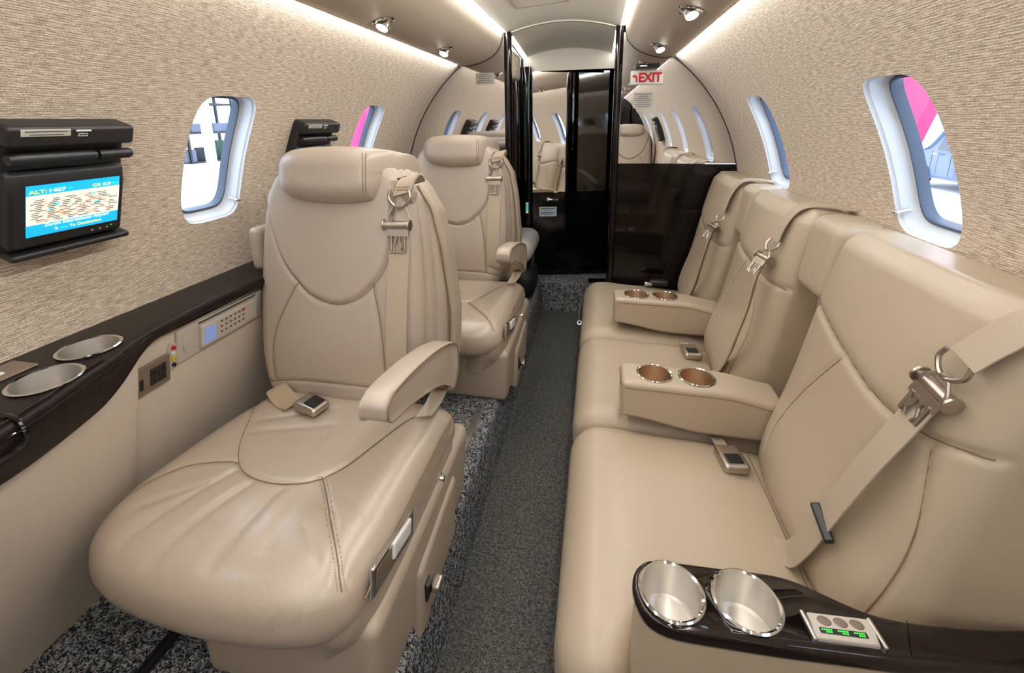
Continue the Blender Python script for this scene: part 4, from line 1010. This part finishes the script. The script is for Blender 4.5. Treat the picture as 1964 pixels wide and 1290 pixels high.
# signs on the mirrors
def notice(x0, x1, z0, z1, label, rows=7):
    n = M(); yb = BH - .0035
    n.rb(((x0 + x1) / 2, yb, (z0 + z1) / 2), (x1 - x0, .003, z1 - z0), .0012, (2, 1, 2))
    for r_ in range(rows):
        z = z1 - (r_ + 1) * (z1 - z0) / (rows + 1); w_ = (x1 - x0) * (.5 + .38 * rng.rand()); n.box(((x0 + x1) / 2, yb - .0017, z), (w_, .0006, .0022), 1)
    tag(n.build('notice_plate', [MT['label'], MT['ink']], smooth=False), label, 'notice')
notice(-.430, -.336, 1.432, 1.486, 'grey printed notice plate on the left mirror', 5)
notice(.340, .426, 1.299, 1.372, 'grey printed notice plate below the exit sign')
ex = thing('exit_sign', (.394, BH - .012, 1.404), 'white exit sign with red letters and arrow on right mirror', 'sign')
m = M(); m.rb((.395, BH - .008, 1.437), (.148, .010, .064), .0045, (3, 1, 2)); m.build('sign_plate', MT['white'], ex)
m = M(); m.text('EXIT', (.358, BH - .0134, 1.418), (1, 0, 0), (0, 0, 1), .056, 0, width=.103, bold=.045)
a = lambda x, z: (x, BH - .0142, z)
m.add([a(.345, 1.417), a(.3525, 1.417), a(.3525, 1.441), a(.349, 1.447), a(.341, 1.4475), a(.341, 1.453), a(.327, 1.444), a(.341, 1.435), a(.341, 1.4405), a(.344, 1.439)], [(0, 1, 2, 3, 4, 8 - 0, 9), (4, 5, 6, 7, 8)], 0)
m.build('lettering', MT['red'], ex, smooth=False)
m = M(); m.rb((.393, BH - .020, 1.486), (.108, .036, .018), .004, (3, 2, 1)); ld = m.build('sign_lamp', MT['blackplastic'], ex)
m = M(); m.box((.375, BH - .0385, 1.486), (.030, .001, .004)); m.build('lamp_window', MT['scrwhite'], ld)
# potty seat and bag glimpsed behind the second seat
m = M(); m.rb((-.255, 2.53, .535), (.20, .40, .14), .066, (6, 8, 4)); tag(m.build('side_facing_cushion', MT['greyleather'], ang=70), 'pale grey padded seat end behind the second tan seat', 'cushion')
def bagf(P): 
    r = np.linalg.norm(P[:, :2], axis=1, keepdims=True); n = np.sin(P[:, :1] * 40) * np.cos(P[:, 2:] * 35) * .006
    return P * (1 + n * 4) - np.stack([0 * P[:, 0], 0 * P[:, 0], 0 * P[:, 0]], -1)
m = M(); m.rb((-.225, 2.46, .350), (.17, .26, .195), .08, (8, 8, 8), f=bagf); m.tube(spl([(-.16, 2.34, .46), (-.15, 2.36, .50), (-.16, 2.42, .51), (-.17, 2.46, .47)], 16), .006, 8)
tag(m.build('bag', MT['bag'], ang=70), 'crumpled black bag on the carpet behind the second seat', 'bag')
m = M(); m.rb((-.145, 1.79, .31), (.018, .03, .06), .005, (2, 2, 3)); m.rb((-.145, 1.79, .345), (.017, .028, .014), .005, (2, 2, 2), mat=1)
tag(m.build('warning_tag', [MT['red'], MT['yellow']]), 'red and yellow tag low beside the second seat', 'tag')
m = M(); m.rb((.50, 2.20, .462), (.09, .05, .03), .012, (3, 3, 2)); m.rb((.45, 2.19, .457), (.04, .03, .018), .006, (2, 2, 2), mat=1)
tag(m.build('loose_buckle', [MT['blackplastic'], MT['chrome']]), 'dark buckle lying at the far end of the sofa seat', 'buckle')
m = M(); m.ribbon(spl([(.17, 2.315, .30), (.14, 2.30, .33), (.12, 2.31, .27), (.115, 2.30, .18)], 16), (.3, 1, .2), .022, .003); m.lathe([(.012, -.004), (.014, 0), (.012, .004), (.008, .004), (.008, -.004), (.012, -.004)], (.115, 2.295, .17), 16, R=rotx(1.2), mat=1)
tag(m.build('cargo_strap', [MT['belt'], MT['chrome']]), 'pale strap with metal ring hanging past the far sofa corner', 'strap')

# ------------------------------------------------------------------ fold-down monitors
TH = math.atan2(.332, .943)
def monitor(y, label, side=-1, full=True, group=None):
    t = thing('monitor', (side * .76, y, 1.04), label, 'monitor', group)
    U = np.array([0, 1, 0.]); V = np.array([-side * -1 * 0 + (-side) * math.sin(TH), 0, math.cos(TH)]); N = np.array([-side * math.cos(TH), 0, -math.sin(TH)])
    O = np.array([side * .757, y, 1.117]); R = np.stack([U, V, N], 1) if side < 0 else np.stack([-U, V, N], 1)
    L = lambda a, b, c: O + R @ np.array([a, b, c])
    m = M(); m.rb(L(-.002, .03, -.030), (.196, .235, .045), .012, (4, 4, 2), R=R); m.build('back_box', MT['graphite'], t)
    m = M(); m.rb(L(-.004, 0, -.010), (.186, .142, .034), .009, (6, 5, 2), R=R, f=lambda P: P - np.stack([0 * P[:, 0], 0 * P[:, 0], .012 * sstep(.05, .08, P[:, 1]) * (P[:, 2] > 0)], -1)); h = m.build('screen_housing', MT['graphite'], t)
    m = M()
    m.rb(L(-.002, .131, -.012), (.198, .036, .05), .008, (6, 2, 3), R=R, f=lambda P: P + np.stack([0 * P[:, 0], .35 * P[:, 2] * 0, 0 * P[:, 0]], -1))
    l = m.build('lid', MT['graphite'], t)
    for a0, a1, r in ((-.098, .030, .011), (.036, .095, .010)):
        m = M(); a = np.linspace(a0, a1, 12); rr = np.full(12, r); rr[0] *= .8; rr[-1] *= .8
        m.tube([L(x, .093, .006) for x in a], rr, 14); m.build('hinge_bar', MT['blackplastic'], t)
    m = M(); m.rb(L(.002, -.083, -.010), (.198, .012, .046), .005, (6, 1, 2), R=R); m.build('lower_tray', MT['graphite'], t)
    if full:
        m = M(); m.rb(L(-.05, .139, .0125), (.070, .012, .002), .0009, (3, 1, 1), R=R)
        for k_ in range(2): m.box(L(-.05, .1415 - .005 * k_, .0138), (.06 - .012 * k_, .0012, .0004), 1, R=R)
        m.box(L(.005, .142, .0132), (.024, .003, .0006), 2, R=R)
        for dx, dy, w_, h_ in ((.004, .1365, .014, .0008), (.004, .1325, .014, .0008), (-.003, .1345, .0008, .004), (.011, .1345, .0008, .004)): m.box(L(dx, dy, .0132), (w_, h_, .0006), 2, R=R)
        m.build('printed_label', [MT['label'], MT['ink'], MT['white']], l, smooth=False)
        W2, H2 = .0755, .0470; z = .0088
        m = M(); q = lambda a, b, w_, h_, zz, mt: m.box(L(a, b, z + zz), (w_, h_, .0003), mt, R=R)
        q(0, 0, W2 * 2, H2 * 2, -.0006, 0); q(0, .002, W2 * 2, .054, 0, 1)
        rg = np.random.RandomState(3)
        for k_ in range(7):
            pts = [(-W2 + .01 + rg.rand() * .13, -.02 + rg.rand() * .042)]
            for _ in range(5): pts.append((np.clip(pts[-1][0] + rg.randn() * .014, -W2 + .003, W2 - .003), np.clip(pts[-1][1] + rg.randn() * .007, -.022, .024)))
            m.tube([L(a, b, z + .0004) for a, b in spl([(a, b, 0) for a, b in pts], 20)[:, :2]], .0005, 4, 2)
        for k_ in range(4): q(-.05 + rg.rand() * .1, -.02 + rg.rand() * .04, .008, .003, .0003, 5)
        for r_ in range(13):
            a = -W2 + .004 + rg.rand() * .012
            while a < W2 - .018:
                w_ = .008 + rg.rand() * .010; q(a + w_ / 2, -.0205 + r_ * .0034, w_, .0011, .0005, 3); a += w_ + .006 + rg.rand() * .010
        for body, a, b, s_, wd, mt in (('ALT:', -W2 + .003, .0325, .009, .026, 4), ('1407', -W2 + .033, .0325, .009, .025, 6), ('Ft', -W2 + .063, .0325, .008, .006, 5),
                                      ('GS:', .026, .0325, .008, .015, 4), ('0.0', .044, .0325, .008, .014, 6), ('Kts', .061, .0325, .008, .012, 5),
                                      ('Zurich International Airport', -.050, -.0305, .0085, .108, 6), ('2', -.034, -.0405, .0075, .005, 6), ('nm', -.025, -.0405, .0065, .011, 5), ('To Destination', -.011, -.0405, .0078, .055, 4)):
            m.text(body, L(a, b, z + .0004), R[:, 0], R[:, 1], s_, mt, width=wd, bold=.015)
        m.build('screen', [MT['scrblue'], MT['scrmap'], MT['scrroad'], MT['scrink'], MT['scryellow'], MT['scrcyan'], MT['scrwhite']], h, smooth=False)
        for k_, a in enumerate((.030, .044, .057)):
            m = M(); m.lathe([(.0036, .0), (.0036, .001), (.0003, .001)], L(a, -.058, .0065), 14, R=R); m.lathe([(.0018, .0012), (.0011, .0012)], L(a, -.058, .0066), 10, 1, R=R); m.build('screen_button', [MT['blackplastic'], MT['white']], h)
        m = M(); m.box(L(.065, -.055, .0075), (.0016, .0016, .001), R=R); m.build('power_led', MT['scrgreen'], h)
    return t
monitor(.625, 'lit wall monitor showing a map, at the far left')
mon2 = monitor(1.352, 'dark wall monitor half hidden behind the first headrest')
for ch in list(mon2.children_recursive):
    if ch.name.split('.')[0] in ('screen', 'power_led'): ch.data = ch.data.copy(); ch.data.materials.clear(); [ch.data.materials.append(MT['blackplastic']) for _ in range(7)]
monitor(-.16, 'dark monitor on the right wall seen in the mirror', 1, False)

# ------------------------------------------------------------------ forward cabin (only seen in the mirrors)
def fwd_wall():
    m = M()
    for s_ in (-1, 1):
        pts = [(s_ * .30, 0.05)] + [(s_ * (math.sqrt(RAD ** 2 - (z - AX) ** 2) if z > AX - .1 else .83), z) for z in np.linspace(.05, 1.66, 24)] + [(s_ * .30, 1.70)]
        m.prism([(x, FWD, z) for x, z in pts], (0, 0, 0), (0, -.03, 0))
    m.box((0, FWD - .015, 1.70), (.62, .03, .12))
    return m.build('wall_forward', MT['black'], smooth=False)
setting(fwd_wall(), 'black forward bulkhead beside the cockpit opening', 'wall')
m = M(); m.box((0, FWD - 1.1, .62), (1.7, .02, 1.2)); m.box((-.6, FWD - .55, .9), (.02, 1.1, 1.9)); m.box((.6, FWD - .55, .9), (.02, 1.1, 1.9)); m.box((0, FWD - .55, 1.75), (1.7, 1.1, .02)); m.box((0, FWD - .55, .04), (1.7, 1.1, .02))
setting(m.build('wall_cockpit', MT['cockpit'], smooth=False), 'dark cockpit shell beyond the forward bulkhead', 'wall')
m = M(); m.rb((0, FWD - .85, .85), (.95, .25, .35), .05, (6, 3, 4)); 
for x in (-.3, 0, .3): m.box((x, FWD - .722, .90), (.2, .004, .16), 1)
tag(m.build('instrument_panel', [MT['cockpit'], MT['scrdim']]), 'dark cockpit instrument panel with blue displays in the mirror', 'instrument panel')
# ------------------------------------------------------------------ outside: hangar apron seen through the panes
GZ = -1.03
m = M(); m.box((0, 4, GZ - .05), (80, 80, .1)); setting(m.build('ground', plain('pale hangar floor', srgb(214, 216, 220), .5, noise=.15, nscale=3), smooth=False), 'pale hangar floor outside the aircraft', 'ground')
# car outside on the right
CXR, CY0 = 11.35, 15.6
def car():
    t = thing('car', (CXR, CY0, GZ), 'blue grey car parked outside the near right window', 'car')
    body = plain('blue grey car paint', srgb(62, 82, 112), .3, coat=.5); glass = plain('car glass', srgb(46, 58, 76), .1)
    prof = [(-2.3, .45), (-2.3, .95), (-2.2, 1.15), (-2.05, 1.2), (-1.75, 1.85), (-1.5, 1.93), (.55, 1.93), (.8, 1.88), (1.3, 1.25), (2.1, 1.12), (2.35, .95), (2.38, .45), (2.0, .35), (-2.0, .35)]
    P = spl([(y, z, 0) for y, z in prof] + [(prof[0][0], prof[0][1], 0)], 90)[:-1, :2]; c = P.mean(0); m = M(); rs = []
    for x, s_ in ((.86, .93), (.92, .985), (.93, 1), (-.93, 1), (-.92, .985), (-.86, .93)):
        q = c + (P - c) * s_; rs.append([(CXR + x - .18 * np.sign(x) * max(0, (z - 1.1)) , CY0 + y, GZ + z) for y, z in q])
    rs = np.array(rs); m.grid(rs, 0, cv=True); m.add(rs[0], [tuple(range(len(P)))]); m.add(rs[-1], [tuple(range(len(P)))[::-1]]); bd = m.build('body', body, t, ang=50)
    for y0, y1 in ((-1.55, -.75), (-.68, .12), (.19, .82)):
        m = M(); f_ = lambda y, z: (CXR - .935 + .18 * max(0, z - 1.1) - .01, CY0 + y, GZ + z)
        top1 = y1 if y1 < .5 else y1 - .15
        m.add([f_(y0, 1.2), f_(y1, 1.2), f_(top1, 1.78), f_(y0 + (.12 if y0 < -1 else 0), 1.78)], [(0, 1, 2, 3)]); m.build('side_window', glass, bd, smooth=False)
    for y in (-.72, .15, .95):
        m = M(); m.tube([(CXR - .945, CY0 + y, GZ + .45), (CXR - .945, CY0 + y, GZ + 1.18)], .008, 6); m.build('door_line', MT['ink'], bd)
        m = M(); m.rb((CXR - .955, CY0 + y - .13, GZ + 1.08), (.03, .18, .04), .012, (2, 3, 2)); m.build('door_handle', MT['chrome'], bd)
    for y in (-1.45, 1.45):
        for s_ in (-1, 1):
            m = M(); m.lathe([(.0, .1), (.2, .1), (.22, .12), (.33, .11), (.36, .06), (.36, -.1), (.0, -.1)], (CXR + s_ * .84, CY0 + y, GZ + .36), 32, R=roty(s_ * PI / 2)); m.build('wheel', MT['darkrubber'], t)
car()
pinkm = plain('pink cowling cover', srgb(226, 44, 104), .6)
m = M(); P = [(2.2, 2.96, 2.3), (2.2, 5.6, 2.3), (2.2, 5.6, GZ), (2.2, 4.45, GZ)]
m.prism(P, (0, 0, 0), (.08, 0, 0)); tag(m.build('pink_panel', pinkm, smooth=False), 'bright pink slanted panel outside the near right window', 'panel')
m = M(); m.rb((-3.2, 7.2, 1.0), (.3, 2.6, 4.06), .1, (2, 4, 4)); tag(m.build('pink_panel', pinkm), 'bright pink panel outside the left window above the headrest', 'panel')
# white wing, shelves and hangar wall on the left
m = M(); m.rb((-4.0, 3.5, .56), (4.2, 3.2, .42), .18, (6, 4, 3)); m.tube([(-4.6, 3.6, .5), (-4.6, 3.6, GZ)], .08, 12); tag(m.build('aircraft_wing', plain('white aircraft paint', srgb(240, 242, 245), .35)), 'white wing panel filling the lower part of the left window', 'wing')
m = M(); m.box((-13, 6, 2.5), (.2, 26, 7)); setting(m.build('wall_hangar_left', plain('pale hangar cladding', srgb(205, 205, 210), .7), smooth=False), 'pale hangar wall beyond the left windows', 'wall')
m = M(); m.box((24, 12, 2.5), (.2, 60, 7)); setting(m.build('wall_hangar_right', plain('pale hangar cladding right', srgb(212, 214, 218), .7), smooth=False), 'pale hangar wall beyond the right windows', 'wall')
sh = thing('shelving_rack', (-11, 9.5, GZ), 'cluttered hangar shelving seen through the left window', 'shelving')
m = M()
for z in (.5, 1.3, 2.1, 2.9): m.box((-11, 9.5, GZ + z), (.6, 5, .05))
m.build('shelf_boards', MT['cockpit'], sh, smooth=False)
for y in (7.0, 8.6, 10.3, 12): 
    for x in (-11.3, -10.7): m = M(); m.box((x, y, GZ + 1.6), (.06, .06, 3.2)); m.build('upright', MT['cockpit'], sh, smooth=False)
bc = [plain('box colour %d' % i, srgb(*c), .6) for i, c in enumerate(((120, 104, 80), (84, 92, 112), (150, 136, 70), (84, 84, 90), (76, 110, 96), (150, 140, 126)))]
for z in (.525, 1.325, 2.125):
    y = 7.2; 
    while y < 11.7:
        w_ = .25 + rng.rand() * .4; h_ = .2 + rng.rand() * .35; ci = rng.randint(6)
        m = M(); m.rb((-10.95, y + w_ / 2, GZ + z + h_ / 2), (.45, w_, h_), .02, (1, 1, 1)); b = m.build('storage_box', bc[ci]); tag(b, 'small box on the hangar shelving beyond the left window', 'box', 'boxes on the hangar shelving'); y += w_ + .1 + rng.rand() * .3
m = M(); m.tube([(-5.4, 5.6, GZ), (-5.0, 5.25, 3.5)], .07, 10); tag(m.build('hangar_pole', MT['white']), 'leaning white pole outside the left window', 'pole')

# ------------------------------------------------------------------ light
w = bpy.data.worlds.new('world'); SC.world = w; w.use_nodes = True; nt = w.node_tree; bg = nt.nodes['Background']
tc = nd(nt, 'ShaderNodeTexCoord'); sx = nd(nt, 'ShaderNodeSeparateXYZ'); nt.links.new(tc.outputs['Generated'], sx.inputs[0])
mr = nd(nt, 'ShaderNodeMapRange'); mr.inputs['From Min'].default_value = -.2; mr.inputs['From Max'].default_value = .6; nt.links.new(sx.outputs['Z'], mr.inputs['Value'])
cr = nd(nt, 'ShaderNodeValToRGB'); e = cr.color_ramp.elements; e[0].color = (.86, .92, 1, 1); e[1].color = (.75, .87, 1, 1)
nt.links.new(mr.outputs['Result'], cr.inputs['Fac']); nt.links.new(cr.outputs['Color'], bg.inputs['Color']); bg.inputs['Strength'].default_value = 5.5
def area(name, loc, rot, sx_, sy_, power, col=(1, .98, .945)):
    l = bpy.data.lights.new(name, 'AREA'); l.shape = 'RECTANGLE'; l.size = sx_; l.size_y = sy_; l.energy = power; l.color = col
    o = bpy.data.objects.new(name, l); COL.objects.link(o); o.location = loc; o.rotation_euler = rot; return o
# the cabin's own strips: lamps lying in the coves and beside the ceiling panel
for s_ in (-1, 1):
    area('cove_lamp', (s_ * .497, (FWD + BH) / 2, 1.519), (0, s_ * math.radians(-38), 0), .008, BH - FWD - .1, 5.5)
    area('ceiling_strip_lamp', (s_ * .279, (FWD + BH) / 2, 1.664), (0, s_ * math.radians(72), 0), .02, BH - FWD - .1, 22)
for o in [o for o in COL.objects if o.type == 'EMPTY' and o.name.startswith('reading_light')]:
    l = bpy.data.lights.new('reading_lamp', 'SPOT'); l.energy = 1.1; l.spot_size = math.radians(120); l.spot_blend = 1; l.shadow_soft_size = .016; l.color = (1, .97, .92)
    q = bpy.data.objects.new('reading_lamp', l); COL.objects.link(q); q.location = (o.location.x, o.location.y + .006 - .46 * .034, o.location.z - .88 * .034); q.rotation_euler = (-.5, 0, 0)
SC.cycles.max_bounces = 10; SC.cycles.diffuse_bounces = 5; SC.cycles.glossy_bounces = 5; SC.cycles.transparent_max_bounces = 12
SC.cycles.sample_clamp_indirect = 6; SC.cycles.caustics_reflective = False; SC.cycles.caustics_refractive = False
SC.view_settings.exposure = .02
